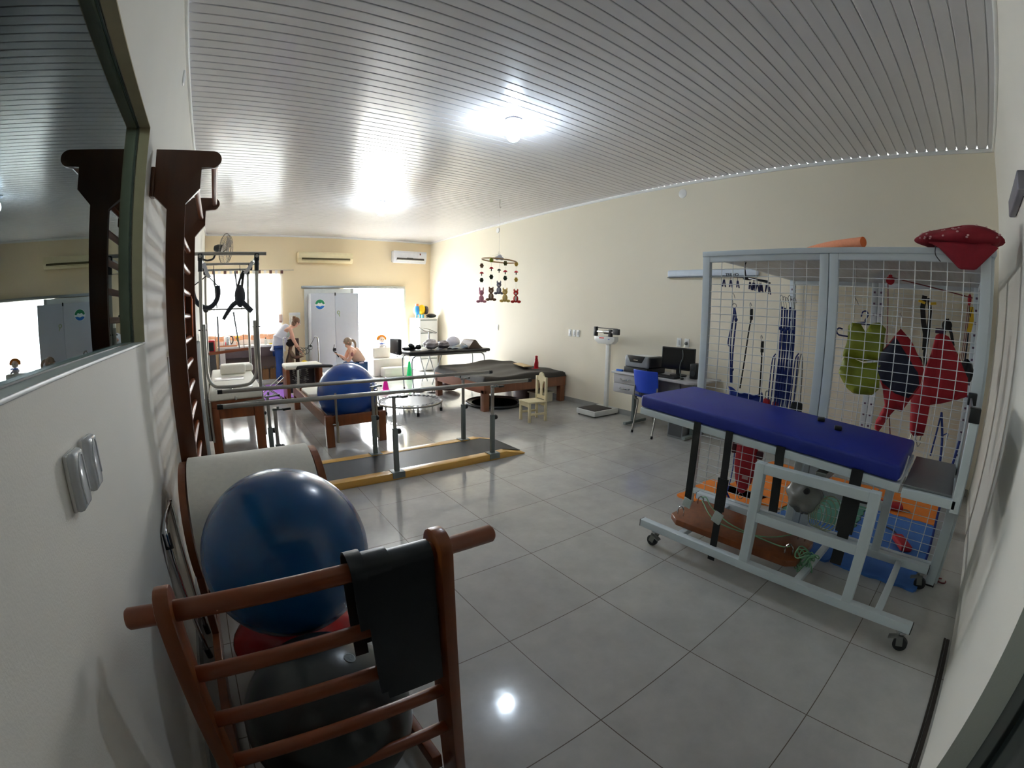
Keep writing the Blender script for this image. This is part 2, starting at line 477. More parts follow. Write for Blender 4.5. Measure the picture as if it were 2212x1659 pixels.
# far sliding door: header rail, frosted leaf standing open, jamb
d2 = thing('door_2', None, None, (1.5, YF, 0)); d2['kind'] = 'structure'
b = MB(); b.bb(0.24, 2.86, YF - .05, YF - .002, DZ1, DZ1 + .06, bev=.004); struct('door_rail', b, mat('aluminium', rgb(170, 172, 170), rough=.35, metal=.6), d2)
b = MB(); b.bb(DX1, DX1 + .05, YF - .045, YF + .02, 0, DZ1, bev=.004); struct('door_jamb', b, mat('pale_jamb', rgb(214, 220, 206), rough=.4), d2)
b = MB(); b.bb(0.30, 1.50, YF - .040, YF - .028, .03, DZ1 - .01); struct('door_leaf', b, mat('frosted_leaf', rgb(222, 226, 224), rough=.3), d2)
b = MB(); b.bb(1.44, 1.51, YF - .046, YF - .022, .02, DZ1 - .005, bev=.003); struct('door_stile', b, mat('aluminium', rgb(170, 172, 170)), d2)

# far window: frame, mullions, panes; curtain is a thing of its own
w2 = thing('window_2', None, None, (-1.08, YF, FZ0)); w2['kind'] = 'structure'
b = MB()
for x in (FX0 + .02, -1.48, -1.08, -0.68, FX1 - .02): b.bb(x - .018, x + .018, YF + .06, YF + .10, FZ0, FZ1)
for z in (FZ0 + .02, 2.0, FZ1 - .02): b.bb(FX0, FX1, YF + .062, YF + .098, z - .018, z + .018)
struct('window_frame', b, mat('aluminium', rgb(170, 172, 170)), w2)
b = MB(); b.bb(FX0, FX1, YF + .078, YF + .082, FZ0, FZ1); struct('pane', b, glass_mat('clear_glass', (0.95, 0.97, 0.97, 1), alpha=0.0), w2)
b = MB(); b.bb(FX0, FX1, YF - .02, YF + .06, FZ0 - .02, FZ0, bev=.004); struct('window_sill', b, M_white, w2)

# ================================================================== CEILING LAMPS
M_bulb = mat('lit_bulb', (1, 1, 1, 1), emit=(0.74, 0.87, 1.0, 1), es=130.0)
M_lampbase = mat('grey_lamp_base', rgb(150, 150, 156), rough=.5)
def lamp(x, y, label):
    t = thing('ceiling_lamp', label, 'lamp', (x, y, ZC), 'bare bulbs on the ceiling')
    MB().lathe([(0, 0), (.078, 0), (.078, -.012), (.06, -.026), (.036, -.03), (.03, -.05), (0, -.05)], (x, y, ZC - .001), 32).build('lamp_base', M_lampbase, t)
    MB().lathe([(0, -.05), (.026, -.05), (.024, -.085), (0, -.085)], (x, y, ZC), 20).build('socket', M_plastic_white, t)
    MB().lathe([(.0, -.085), (.022, -.085), (.045, -.105), (.06, -.14), (.062, -.17), (.05, -.20), (.028, -.218), (0, -.224)], (x, y, ZC), 28).build('bulb', M_bulb, t)
    return t
lamp(0.78, 1.33, 'lit bare bulb lamp on the ceiling nearer the doorway')
lamp(0.86, 5.07, 'lit bare bulb lamp on the ceiling deeper in the room')
# ================================================================== WALL BARS
t = thing('wall_bars', 'tall brown wooden wall bars fixed to the left wall past the big window', 'wall bars', (-1.84, 0.83, 0))
def bar_side(y):
    pr = [(-1.932, 2.285), (-1.66, 2.285)] + [(-1.66 + .04 * math.sin(a), 2.245 + .04 * math.cos(a)) for a in [PI * k / 8 for k in range(1, 8)]] + \
         [(-1.66, 2.205), (-1.716, 2.205), (-1.712, 2.10), (-1.782, 2.028), (-1.782, 0.0), (-1.862, 0.0), (-1.862, 2.005), (-1.928, 2.06)]
    MB().prism(pr, 'y', y - .016, y + .016, bev=.003).build('side_upright', M_reddk, t)
bar_side(0.350); bar_side(1.300)
for k in range(13):
    z = 1.93 - .14 * k
    MB().rod((-1.822, .365, z), (-1.822, 1.285, z), .017, 12).build('rung', M_redh, t)
MB().rod((-1.655, .365, 2.243), (-1.655, 1.285, 2.243), .016, 12).build('pull_up_bar', M_redh, t)
MB().rod((-1.742, .365, 2.15), (-1.742, 1.285, 2.15), .016, 12).build('rung', M_redh, t)
for y in (.36, 1.29):
    MB().bb(-1.948, -1.93, y - .03, y + .03, 2.06, 2.2, bev=.004).build('wall_bracket', M_reddk, t)

M_orange = mat('orange_cloth', rgb(214, 106, 30), rough=.8, var=.1, sheen=.3)
o = MB().strip([(-1.800, 1.26, 1.50), (-1.800, 1.255, 1.63), (-1.822, 1.25, 1.672), (-1.842, 1.25, 1.63), (-1.846, 1.25, 1.40)], .05, (0, 1, 0), .006).strip([(-1.798, 1.225, 1.38), (-1.795, 1.22, 1.62)], [.03, .07], (0, 1, 0), .006).build('cloth_strip', M_orange, None)
tag(o, 'orange cloth strip hung over a rung of the wall bars', 'cloth')
o = MB().beam((-1.826, 1.62, .001), (-1.826, 1.62, 1.32), .085, .54, up=(0, 1, 0), bev=.012)
o = o.build('exercise_mat', mat('dark_green_mat', rgb(44, 56, 54), rough=.75, bump=.15), None)
tag(o, 'dark grey green exercise mat stood on edge behind the wall bars', 'mat')
o = MB().ball((-1.865, 1.0, .52), (.05, .06, .22)).tube([(-1.85, 1.0, .74), (-1.84, 1.0, .80), (-1.84, 1.02, .85), (-1.85, 1.03, .78)], .008, smooth=3).build('drawstring_bag', M_black, None)
tag(o, 'small black bag hanging behind the wall bars', 'bag')

# ================================================================== LADDER BARREL
t = thing('ladder_barrel', 'wooden pilates ladder barrel with cream padded arch nearest the doorway', 'pilates barrel', (-1.5, -.45, 0))
LY = -1.10
for x in (-1.80, -1.185):
    pr = [(LY - .05, 0), (LY + .05, 0), (LY + .05, .955)] + [(LY + .05 * math.cos(a), .955 + .045 * math.sin(a)) for a in [PI * k / 8 for k in range(1, 8)]] + [(LY - .05, .955)]
    MB().prism(pr, 'x', x - .017, x + .017, bev=.005).build('ladder_post', M_red, t)
for z, r, x0, x1 in ((.945, .0225, -1.885, -1.03), (.775, .019, -1.79, -1.195), (.63, .019, -1.79, -1.195), (.475, .019, -1.79, -1.195), (.31, .019, -1.79, -1.195)):
    MB().lathe([(0, -0.001), (r * .8, 0), (r, .006), (r, x1 - x0 - .006), (r * .8, x1 - x0), (0, x1 - x0 + .001)], (x0, LY, z), 18, R=Matrix.Rotation(PI / 2, 3, 'Y')).build('rung', mat('reddish_wood_round', rgb(150, 82, 46), rough=.35, second=rgb(112, 54, 30), scale=24, stretch=(.12, 1, 1)), t)
BY, BZ, BR = .22, .56, .305
arc = [(BY - BR * math.cos(a), BZ + BR * math.sin(a)) for a in [math.radians(-35 + 215 * k / 24) for k in range(25)]]
inn = [(BY - (BR - .06) * math.cos(a), BZ + (BR - .06) * math.sin(a)) for a in [math.radians(180 - 215 * k / 24) for k in range(25)]]
MB().prism(arc + inn, 'x', -1.825, -1.245, bev=.018).build('barrel_pad', M_cream, t, ang=60)
for x in (-1.850, -1.220):
    R2 = BR - .016
    arc2 = [(BY - R2 * math.cos(a), BZ + R2 * math.sin(a)) for a in [math.radians(-38 + 218 * k / 24) for k in range(25)]]
    inn2 = [(BY - (R2 - .085) * math.cos(a), BZ + (R2 - .085) * math.sin(a)) for a in [math.radians(180 - 218 * k / 24) for k in range(25)]]
    MB().prism(arc2 + inn2, 'x', x - .016, x + .016, bev=.004).build('side_panel', M_red, t)
    for ya, yb in ((BY - .19, BY - .22), (BY + .22, BY + .26)):
        MB().beam((x, ya, BZ - .14), (x, yb, .005), .034, .075, up=(0, 1, 0), bev=.004).build('leg', M_red, t)
    MB().beam((x, LY + .051, .06), (x, BY + .25, .06), .036, .07, bev=.004).build('base_beam', M_red, t)
MB().bb(-1.832, -1.238, BY - .21, BY - .18, .24, .30, bev=.004).build('cross_bar', M_red, t)

def gym_ball(name, c, R, m, label, ribs=True):
    seg, rg = 64, 64
    b = MB()
    def f(u, v):
        a = 2 * PI * u; p = PI * v
        h = math.cos(p)
        r = R * (1 - (.0022 if abs((h * 9) % 1 - .5) < .10 and abs(h) < .78 and ribs else 0))
        return Vector((c[0] + r * math.sin(p) * math.cos(a), c[1] + r * math.sin(p) * math.sin(a), c[2] + r * h))
    b.surf(f, seg, rg, closed_u=True)
    bmesh.ops.remove_doubles(b.bm, verts=list(b.bm.verts), dist=1e-5)
    o = b.build(name, m, None, ang=80)
    tag(o, label, 'exercise ball'); return o
M_ballblue = mat('glossy_blue_vinyl', rgb(8, 88, 146), rough=.24, var=.12, scale=5, second=rgb(6, 58, 104), coat=.1)
M_ballblue2 = mat('glossy_royal_blue_vinyl', rgb(14, 78, 168), rough=.24, var=.1, scale=4, second=rgb(10, 62, 142), coat=.15)
gym_ball('exercise_ball', (-1.479, -.432, .668), .303, M_ballblue, 'big blue exercise ball resting between the ladder and the cream arch')
gy = gym_ball('exercise_ball', (-1.495, -.85, .272), .27, mat('dark_grey_vinyl', rgb(54, 57, 56), rough=.28, var=.1, scale=6), 'dark grey exercise ball on the floor behind the ladder rungs')
# printed mark and size on the grey ball
def on_ball(c, R, d):
    d = V(d).normalized(); x = Vector((0, 0, 1)).cross(d).normalized(); y = d.cross(x)
    return V(c) + d * (R + .0008), Matrix((x, y, d)).transposed()
M_print = mat('pale_print', rgb(150, 160, 165), rough=.5)
p0, R0 = on_ball((-1.495, -.85, .272), .27, (.33, -.16, .86))
b = MB(); b.lathe([(.018, 0), (.018, .0012), (.0145, .0012), (.0145, 0)], p0, 24, R=R0)
lg = b.build('printed_mark', M_print, gy)
text('A', .024, M_print, p0, R0, gy, .0008)
p1, R1 = on_ball((-1.495, -.85, .272), .27, (.40, -.42, .80))
text('55cm', .022, M_print, p1, R1, gy, .0008)
o = MB().ball((-1.50, -.25, .155), (.27, .19, .155), 32, 20).build('inflatable_cushion', mat('red_vinyl', rgb(168, 26, 30), rough=.25, var=.1, scale=9), None)
tag(o, 'squat red inflatable cushion under the big blue ball', 'cushion')

# band folded over the top rung
M_band = mat('black_latex_band', rgb(20, 23, 26), rough=.42, var=.1, bump=.06)
t = thing('resistance_band', 'wide black resistance band draped over the top ladder rung', 'band', (-1.3, LY, .95))
def drape(x, w, zf, zb, off):
    r = .0265 + off
    pts = [(x, LY - r - .006, zf), (x, LY - r - .002, (zf + .945) / 2), (x, LY - r, .945)] + [(x, LY - r * math.cos(a), .945 + r * math.sin(a)) for a in [PI * k / 7 for k in range(1, 7)]] + [(x, LY + r, .945), (x, LY + r + .004, zb)]
    return MB().strip(pts, w, (1, 0, 0), .004)
drape(-1.290, .155, .565, .62, .004).build('band_layer', M_band, t)
drape(-1.352, .07, .60, .70, .012).build('band_layer', M_band, t)
drape(-1.395, .035, .82, .66, .020).build('band_layer', M_band, t)

# chrome frame leaning on the wall behind the barrel
t = thing('tube_frame', 'thin chrome tube frame leaning on the left wall behind the cream arch', 'frame', (-1.91, 0, 0))
MB().tube([(-1.905, -.07, .02), (-1.915, -.13, .36), (-1.925, -.15, .64), (-1.93, -.10, .70), (-1.93, .12, .70), (-1.925, .16, .64), (-1.905, .12, .02)], .010, 10, smooth=5).build('tube', M_chrome, t)
MB().rod((-1.903, -.068, .0), (-1.907, -.078, .05), .014).build('rubber_foot', M_black, t)
MB().rod((-1.903, .12, .0), (-1.907, .123, .05), .014).build('rubber_foot', M_black, t)
MB().rod((-1.924, -.147, .62), (-1.929, -.128, .68), .017).build('hand_grip', M_black, t)

# ================================================================== LEFT WALL PLATES
def plate(name, label, x, y, z, nx, w=.072, h=.115, cover=None, kind='switch', group=None, holes=2, m=None):
    t = thing(name, label, kind, (x, y, z), group)
    m = m or M_plastic_white
    x0, x1 = sorted((x, x + nx * .009))
    MB().bb(x0, x1, y - w / 2, y + w / 2, z - h / 2, z + h / 2, bev=.004).build('cover_plate', m, t)
    x0, x1 = sorted((x + nx * .008, x + nx * .0125))
    MB().bb(x0, x1, y - w * .24, y + w * .24, z - h * .26, z + h * .26, bev=.002).build('insert', mat('pale_grey_plastic', rgb(205, 206, 206), rough=.3), t)
    return t
def blister(label, y, z):
    t = plate('wall_socket', label, XL, y, z, 1, kind='socket', group='covered sockets under the big window')
    b = MB()
    b.box((XL + .014, y, z), (.024, .070, .118), bev=.011)
    b.build('clear_cover', mat('clear_moulding', rgb(206, 210, 214), rough=.15, coat=.3), t, ang=70)
    b = MB()
    b.tube([(XL + .0265, y - .018, z - .046), (XL + .0275, y - .022, z + .02), (XL + .0265, y - .006, z + .048), (XL + .0265, y + .016, z + .042), (XL + .0265, y + .024, z - .03)], .0022, 6, smooth=4)
    b.build('cover_glint', mat('glint_white', rgb(238, 240, 242), rough=.1), t)  # curved reflection on the clear cover, modelled as a thin white tube
blister('clear domed wall socket under the big window, the one nearer the doorway', -.990, 1.205)
blister('clear domed wall socket under the big window, the one nearer the wall bars', -.872, 1.205)
plate('wall_socket', 'white socket plate on the left wall behind the wall bars', XL, 1.04, 1.22, 1, kind='socket')
plate('light_switch', 'white switch plate on the left wall beside the tall tube frame', XL, 4.99, 1.21, 1)
def disc(label, x, y, z, nx, r=.055):
    R = Matrix.Rotation(nx * PI / 2, 3, 'Y')
    o = MB().lathe([(0, 0), (r, 0), (r, .006), (r * .88, .012), (0, .014)], (x, y, z), 32, R=R).build('round_cover', M_plastic_white, None)
    return tag(o, label, 'cover plate')
disc('round white cover plate high on the left wall above the big window', XL, 1.30, 3.13, 1)
disc('round white cover plate high on the left wall above the wall bars', XL, 3.1, 3.15, 1, .05)

# framed pictures in the dim room, seen through the tinted pane
def picture(label, x, z, w, h, ov, boat):
    t = thing('framed_picture', label, 'picture', (x, AY1, z), 'pictures beyond the tinted window')
    y = AY1 - .004
    b = MB()
    for x0, x1, z0, z1 in ((x - w / 2, x + w / 2, z + h / 2 - .025, z + h / 2), (x - w / 2, x + w / 2, z - h / 2, z - h / 2 + .025), (x - w / 2, x - w / 2 + .025, z - h / 2 + .025, z + h / 2 - .025), (x + w / 2 - .025, x + w / 2, z - h / 2 + .025, z + h / 2 - .025)):
        b.bb(x0, x1, y - .03, y, z0, z1, bev=.004)
    b.build('frame', mat('grey_green_frame', rgb(92, 96, 90), rough=.5), t)
    MB().bb(x - w / 2 + .025, x + w / 2 - .025, y - .012, y, z - h / 2 + .025, z + h / 2 - .025).build('print', mat('pale_blue_paper', rgb(206, 214, 222), rough=.6), t)
    r = ov; b = MB()
    b.surf(lambda u, v: Vector((x + r * (1 - .2 * v) * math.cos(2 * PI * u), y - .0135, z + r * 1.05 * (1 - .2 * v) * math.sin(2 * PI * u))), 40, 1, closed_u=True).build('round_border', mat('brown_ink', rgb(74, 50, 42), rough=.7), t, solid=.002)
    if boat:
        b = MB().bb(x - r * .45, x + r * .45, y - .0145, y - .0125, z - r * .45, z - r * .15, bev=.0004).bb(x - r * .3, x + r * .3, y - .0145, y - .0125, z - r * .08, z + r * .08).bb(x + r * .1, x + r * .2, y - .0145, y - .0125, z + r * .08, z + r * .4)
        b.build('drawing', mat('rust_ink', rgb(150, 78, 56), rough=.7), t)
        MB().ball((x, y - .012, z + r * .7), (r * .6, .003, r * .22)).build('drawing', mat('straw_ink', rgb(206, 196, 128), rough=.7), t)
    else:
        MB().bb(x - r * .55, x + r * .3, y - .0145, y - .0125, z - r * .6, z - r * .3, bev=.0004).build('drawing', mat('rust_ink', rgb(150, 78, 56), rough=.7), t)
        MB().prism([(x - r * .1, z - r * .2), (x + r * .5, z - r * .2), (x + r * .1, z + r * .5)], 'y', y - .0145, y - .0125).build('drawing', mat('slate_ink', rgb(84, 86, 92), rough=.7), t)
        MB().ball((x - .02, y - .012, z + h / 2 - .1), (.05, .003, .05)).build('drawing', mat('teal_ink', rgb(64, 128, 128), rough=.7), t)
picture('framed round drawing of a boat seen through the tinted window, higher of two', -3.36, 1.745, .46, .43, .155, True)
picture('framed round drawing seen through the tinted window, lower and nearer the wall bars', -2.875, 1.40, .45, .62, .165, False)
# ================================================================== PARALLEL BARS
t = thing('parallel_bars', 'parallel walking bars with long steel handrails on a black and yellow platform', 'parallel bars', (-.2, 2.0, 0))
PX0, PX1, PY0, PY1, PZ = -1.62, 1.24, 1.665, 2.345, .062
# platform deck with ramped right end
dk = [(PX0, .004), (PX1, .004), (PX1, .010), (PX1 - .22, PZ - .006), (PX0, PZ - .006)]
MB().prism(dk, 'y', PY0 + .11, PY1 - .11).build('deck', M_brown, t)
tp = [(PX0, PZ - .006), (PX1 - .22, PZ - .006), (PX1, .010), (PX1, .014), (PX1 - .22, PZ), (PX0, PZ)]
MB().prism(tp, 'y', PY0 + .10, PY1 - .10).build('rubber_top', M_rubber, t)
for y0, y1 in ((PY0, PY0 + .10), (PY1 - .10, PY1)):
    pr = [(PX0, .0), (PX1 - .02, .0), (PX1, .008), (PX1 - .05, .016), (PX1 - .25, PZ + .004), (PX0, PZ + .004)]
    MB().prism(pr, 'y', y0, y1, bev=.004).build('edge_board', M_yellow, t)
HR = .795
for yr, ya, sgn in ((1.665, PY0 + .045, 1), (2.400, PY1 - .045, -1)):
    MB().tube([(-1.66, yr, HR + .03), (0.0, yr, HR + .01), (1.26, yr, HR - .002)], .019, 14, smooth=3).build('handrail', M_steel, t)
    for xe in (-1.665, 1.262):
        MB().rod((xe - .02, yr, HR + (.03 if xe < 0 else -.003)), (xe + .025, yr, HR + (.03 if xe < 0 else -.003)), .0205, 12).build('end_cap', M_black, t)
    for x in (-1.235, -.205, .84):
        p = MB().bb(x - .022, x + .022, ya - .018, ya + .018, PZ, .47, bev=.004).build('post', M_grey, t)
        MB().bb(x - .014, x + .014, ya - .012, ya + .012, .47, .765, bev=.003).build('inner_post', M_steel, p)
        MB().bb(x - .06, x + .06, ya - .05, ya + .05, PZ + .004, PZ + .010, bev=.001).bb(x - .06, x + .06, ya - sgn * .05 - .003, ya - sgn * .05 + .003, .015, PZ + .01).build('foot_plate', M_grey, p)
        k = MB().lathe([(0, 0), (.022, 0), (.026, .008), (.026, .02), (.02, .03), (0, .03)], (x + .024, ya, .44), 8, R=Matrix.Rotation(PI / 2, 3, 'Y')).rod((x + .01, ya, .44), (x + .03, ya, .44), .007)
        k.build('clamp_knob', M_black, p)
        h = .775 + (.01 if x < -1 else 0)
        MB().beam((x - .02, ya, .755), (x + .10, yr + sgn * .03, .752), .028, .014, bev=.002).rod((x + .02, yr, .755), (x + .02, yr, h), .010).build('rail_bracket', M_grey, p)
        MB().beam((x + .06, yr + sgn * .02, .753), (x + .125, yr + sgn * .035, .752), .03, .018, bev=.003).build('rubber_stop', M_black, p)

# ================================================================== CADILLAC (TRAPEZE TABLE)
t = thing('trapeze_table', 'cream padded pilates trapeze table under a tall steel tube frame', 'trapeze table', (-1.5, 4.1, 0))
CX0, CX1, CY0, CY1, CT = -1.825, -1.210, 3.32, 5.05, 2.14
for x in (CX0, CX1):
    MB().rod((x, CY0, .62), (x, CY0, CT), .019, 14).build('upright_tube', M_steel, t)
    MB().rod((x, CY1, .60), (x, CY1, CT), .017, 14).build('upright_tube', M_steel, t)
    MB().rod((x, CY0 - .05, CT), (x, CY1 + .05, CT), .017, 14).build('top_tube', M_steel, t)
    MB().rod((x, CY0, .15), (x, CY0, .62), .023, 14).build('sleeve', M_steel, t)
    for y in (CY0, CY1, 4.45):
        MB().box((x, y, CT - .01), (.055, .055, .085), bev=.012).build('joint', M_black, t)
    MB().rod((x, CY0, CT - .16), (x, CY0, CT - .05), .025, 14).build('joint', M_black, t)
MB().rod((-1.925, CY0, CT + .03), (-1.105, CY0, CT + .03), .019, 14).build('cross_tube', M_steel, t)
MB().rod((-1.86, 4.45, CT + .035), (-1.09, 4.45, CT + .035), .016, 14).build('cross_tube', M_steel, t)
MB().rod((CX0 - .03, CY1, CT + .015), (CX1 + .03, CY1, CT + .015), .015, 14).build('cross_tube', M_steel, t)
MB().rod((CX0 - .04, CY1, 1.595), (CX1 + .04, CY1, 1.595), .012, 12).build('cross_tube', M_steel, t)
for x in (CX0, CX1): MB().ball((x, CY1, 1.595), .04, 14, 10).build('joint', M_black, t)
# push through bar, a big U
ub = [(-1.795, 3.30, 1.42), (-1.795, 3.30, 1.05), (-1.785, 3.27, .86), (-1.73, 3.25, .765), (-1.64, 3.24, .745), (-1.40, 3.24, .745), (-1.31, 3.25, .775), (-1.255, 3.27, .87), (-1.245, 3.30, 1.06), (-1.245, 3.30, 1.44)]
MB().tube(ub, .018, 12, smooth=4).build('push_through_bar', M_steel, t)
MB().rod((-1.86, 3.31, 1.36), (-1.77, 3.31, 1.36), .008).build('pin', M_black, t); MB().rod((-1.27, 3.31, 1.37), (-1.18, 3.31, 1.37), .008).build('pin', M_black, t)
MB().tube([(-1.56, 3.24, .745), (-1.52, 3.22, .66), (-1.50, 3.20, .60)], .013, 10).build('hinge_tube', M_steel, t)
# table
MB().bb(CX0 + .03, CX1 - .0, CY0 - .12, CY1 + .35, .60, .705, bev=.03).build('mattress', M_cream, t, ang=60)
for a_ in ((-1.72, -1.30, CY0 + .03, CY0 + .22), (-1.74, -1.36, 4.05, 4.35)): MB().bb(*a_, .7045, .709, bev=.002).build('top_panel', mat('pale_grey_laminate', rgb(192, 184, 186), rough=.3), t)
for y in (CY0 - .06, CY1 + .28):
    for x in (CX0 + .075, CX1 - .05):
        MB().bb(x - .05, x + .05, y - .05, y + .05, 0, .52, bev=.006).build('leg', M_red, t)
    MB().bb(CX0 + .125, CX1 - .10, y - .03, y + .03, .40, .52, bev=.005).build('end_rail', M_red, t)
for x in (CX0 + .06, CX1 - .035):
    MB().bb(x - .02, x + .02, CY0 - .01, CY1 + .23, .40, .52, bev=.005).build('side_rail', M_red, t)
MB().bb(CX0 + .03, CX1 - .005, CY0 - .10, CY1 + .33, .52, .60, bev=.004).build('table_board', M_red, t)
MB().rod((CX0 + .18, CY0 - .13, .555), (CX1 + .02, CY0 - .13, .575), .014, 12).build('handle_rail', M_steel, t)
for x in (CX0 + .005, CX1 + .02):
    MB().rod((x + .03, CY0 - .125, .16), (x + .03, CY0 - .125, .60), .013, 12).build('hanging_tube', M_steel, t)
    MB().ball((x, CY0, .40), .022, 12, 8).build('joint', M_black, t)
MB().bb(-1.66, -1.31, 4.62, 4.84, .7055, .835, bev=.025).build('padded_box', M_cream, t, ang=60)
MB().bb(-1.66, -1.19, 4.86, 5.25, .7055, .80, bev=.025).build('padded_box', M_cream, t, ang=60)
# slings of black fleece on white straps
M_fleece = mat('black_fleece', rgb(40, 44, 52), rough=.95, bump=.5, bscale=140, sheen=.4)
M_strap_w = mat('white_webbing', rgb(228, 228, 232), rough=.7)
s1 = MB().tube([(-1.93, 3.55, 1.82), (-1.90, 3.55, 1.70), (-1.83, 3.55, 1.62), (-1.74, 3.55, 1.60), (-1.665, 3.55, 1.66), (-1.635, 3.55, 1.75), (-1.64, 3.55, 1.84)], .028, 12, smooth=4).build('fleece_sling', M_fleece, t)
MB().strip([(-1.79, 3.40, 2.08), (-1.76, 3.47, 1.98), (-1.73, 3.52, 1.93)], .04, (1, 0, .6), .004).build('white_strap', M_strap_w, s1)
MB().rod((-1.73, 3.52, 1.93), (-1.64, 3.55, 1.84), .006).rod((-1.76, 3.5, 1.95), (-1.92, 3.55, 1.84), .006).build('cord', M_black, s1)
s2 = MB().ball((-1.385, 3.60, 1.72), (.062, .05, .13)).tube([(-1.40, 3.60, 1.66), (-1.47, 3.6, 1.62), (-1.54, 3.6, 1.53), (-1.585, 3.6, 1.46)], .032, 12, smooth=4, r2=.02).tube([(-1.37, 3.60, 1.66), (-1.31, 3.6, 1.60), (-1.25, 3.6, 1.54)], .032, 12, smooth=4).build('fleece_sling', M_fleece, t)
MB().tube([(-1.41, 3.60, 1.82), (-1.37, 3.58, 1.95), (-1.345, 3.56, 2.0)], .014, 8, smooth=3).tube([(-1.36, 3.60, 1.82), (-1.35, 3.58, 1.92), (-1.335, 3.56, 2.0)], .016, 8, smooth=3).build('black_loop', M_black, s2)
MB().strip([(-1.25, 3.38, 2.09), (-1.28, 3.46, 2.03), (-1.33, 3.54, 1.97)], .04, (1, 0, -.6), .004).build('white_strap', M_strap_w, s2)
# springs hanging from the back bars and a wooden roll down bar
M_spring = mat('dull_spring', rgb(120, 122, 124), rough=.35, metal=.8)
for x0, x1, z0, z1 in ((-1.70, -1.665, 2.13, 1.61), (-1.40, -1.36, 2.13, 1.80), (-1.66, -1.66, 1.50, .80), (-1.43, -1.36, 1.55, 1.02)):
    MB().rod((x0, 4.98, z0), (x1, 4.98, z1), .014, 10, r2=.008).build('spring', M_spring, t)
MB().rod((-1.795, 4.40, 1.02), (-1.265, 4.40, 1.055), .02, 14).build('roll_down_bar', M_redh, t)
MB().rod((-1.70, 4.42, 1.03), (-1.695, 4.46, 2.16), .004).rod((-1.32, 4.42, 1.05), (-1.35, 4.46, 2.16), .004).build('cord', M_black, t)

# ================================================================== REFORMER
t = thing('reformer', 'reddish wood pilates reformer with black foot bar carrying a blue ball', 'reformer', (-.2, 4.1, 0))
RX0, RX1, RY0, RY1 = -.56, .155, 2.93, 5.28
for x in (RX0 + .045, RX1 - .045):
    MB().bb(x - .045, x + .045, RY0, RY0 + .09, 0, .36, bev=.005).build('leg', M_red, t)
    MB().bb(x - .045, x + .045, RY1 - .09, RY1, 0, .36, bev=.005).build('leg', M_red, t)
for x in (RX0 + .016, RX1 - .016):
    MB().bb(x - .016, x + .016, RY0 + .09, RY1 - .09, .235, .375, bev=.004).build('side_rail', M_brown, t)
for y in (RY0 + .045, RY1 - .045):
    MB().bb(RX0 + .09, RX1 - .09, y - .02, y + .02, .235, .355, bev=.004).build('end_rail', M_red, t)
MB().bb(RX0 + .06, RX1 - .06, 4.25, 4.85, .345, .40, bev=.02).build('carriage_pad', M_cream, t, ang=60)
MB().bb(RX0 + .035, RX1 - .035, 4.2, 4.9, .30, .343, bev=.004).build('carriage', M_brown, t)
fb = [(RX0 + .06, 5.1, .30), (RX0 + .075, 5.16, .50), (RX0 + .085, 5.2, .63), (RX0 + .12, 5.2, .665), (RX1 - .12, 5.2, .655), (RX1 - .085, 5.2, .62), (RX1 - .075, 5.16, .5), (RX1 - .06, 5.1, .30)]
MB().tube(fb, .017, 12, smooth=3).build('foot_bar', M_steel, t)
MB().tube(fb[2:6], .027, 12, smooth=4).build('foam_grip', M_black, t)
for x in (RX0 + .12, RX1 - .12):
    p = MB().rod((x, RY0 - .02, .12), (x, RY0 - .02, .62), .013, 12).build('pulley_post', M_steel, t)
    MB().rod((x, RY0 - .035, .06), (x, RY0 - .035, .3), .017, 12).build('sleeve', M_steel, p)
    MB().rod((x - .05, RY0 - .02, .27), (x + .02, RY0 - .02, .27), .008).build('pin', M_chrome, p)
for x in (RX1 - .02,):
    MB().prism([(2.99, .36), (3.1, .36), (2.99, .40)], 'x', x - .1, x + .01).build('corner_block', M_black, t)
MB().tube([(RX1 - .01, 3.1, .37), (RX1 + .02, 3.3, .6), (RX1 + .03, 3.34, .62)], .008, 8, smooth=3).build('strap_arm', M_chrome, t)
gym_ball('exercise_ball', (-.2, 3.30, .537), .362, M_ballblue2, 'large blue exercise ball sitting on the reformer behind the handrails', ribs=False)

# low stand with white cushion behind the reformer
t = thing('pilates_chair', 'small wooden pilates chair with white cushion behind the foot bar', 'pilates chair', (-.28, 6.05, 0))
for x in (-.555, .015):
    for y in (5.83, 6.27):
        MB().bb(x - .03, x + .03, y - .03, y + .03, 0, .56, bev=.004).build('leg', M_red, t)
MB().bb(-.585, -.525, 5.86, 6.24, .06, .56, bev=.004).build('side_panel', M_red, t)
MB().bb(-.015, .045, 5.86, 6.24, .06, .56, bev=.004).build('side_panel', M_red, t)
MB().bb(-.52, -.02, 6.20, 6.24, .10, .55, bev=.004).build('back_panel', mat('dark_grey_panel', rgb(84, 80, 82), rough=.5), t)
MB().bb(-.59, .05, 5.80, 6.30, .562, .635, bev=.025).build('cushion', M_cream, t, ang=60)
for k, (x, z) in enumerate(((-.40, .42), (-.28, .42), (-.16, .42), (-.36, .28), (-.2, .28))):
    MB().tube([(x + .03 * math.sin(j * 1.6), 6.19 + .0 * j, z - .1 + .2 * j / 24) for j in range(25)], .008, 6).build('spring', M_chrome, t)
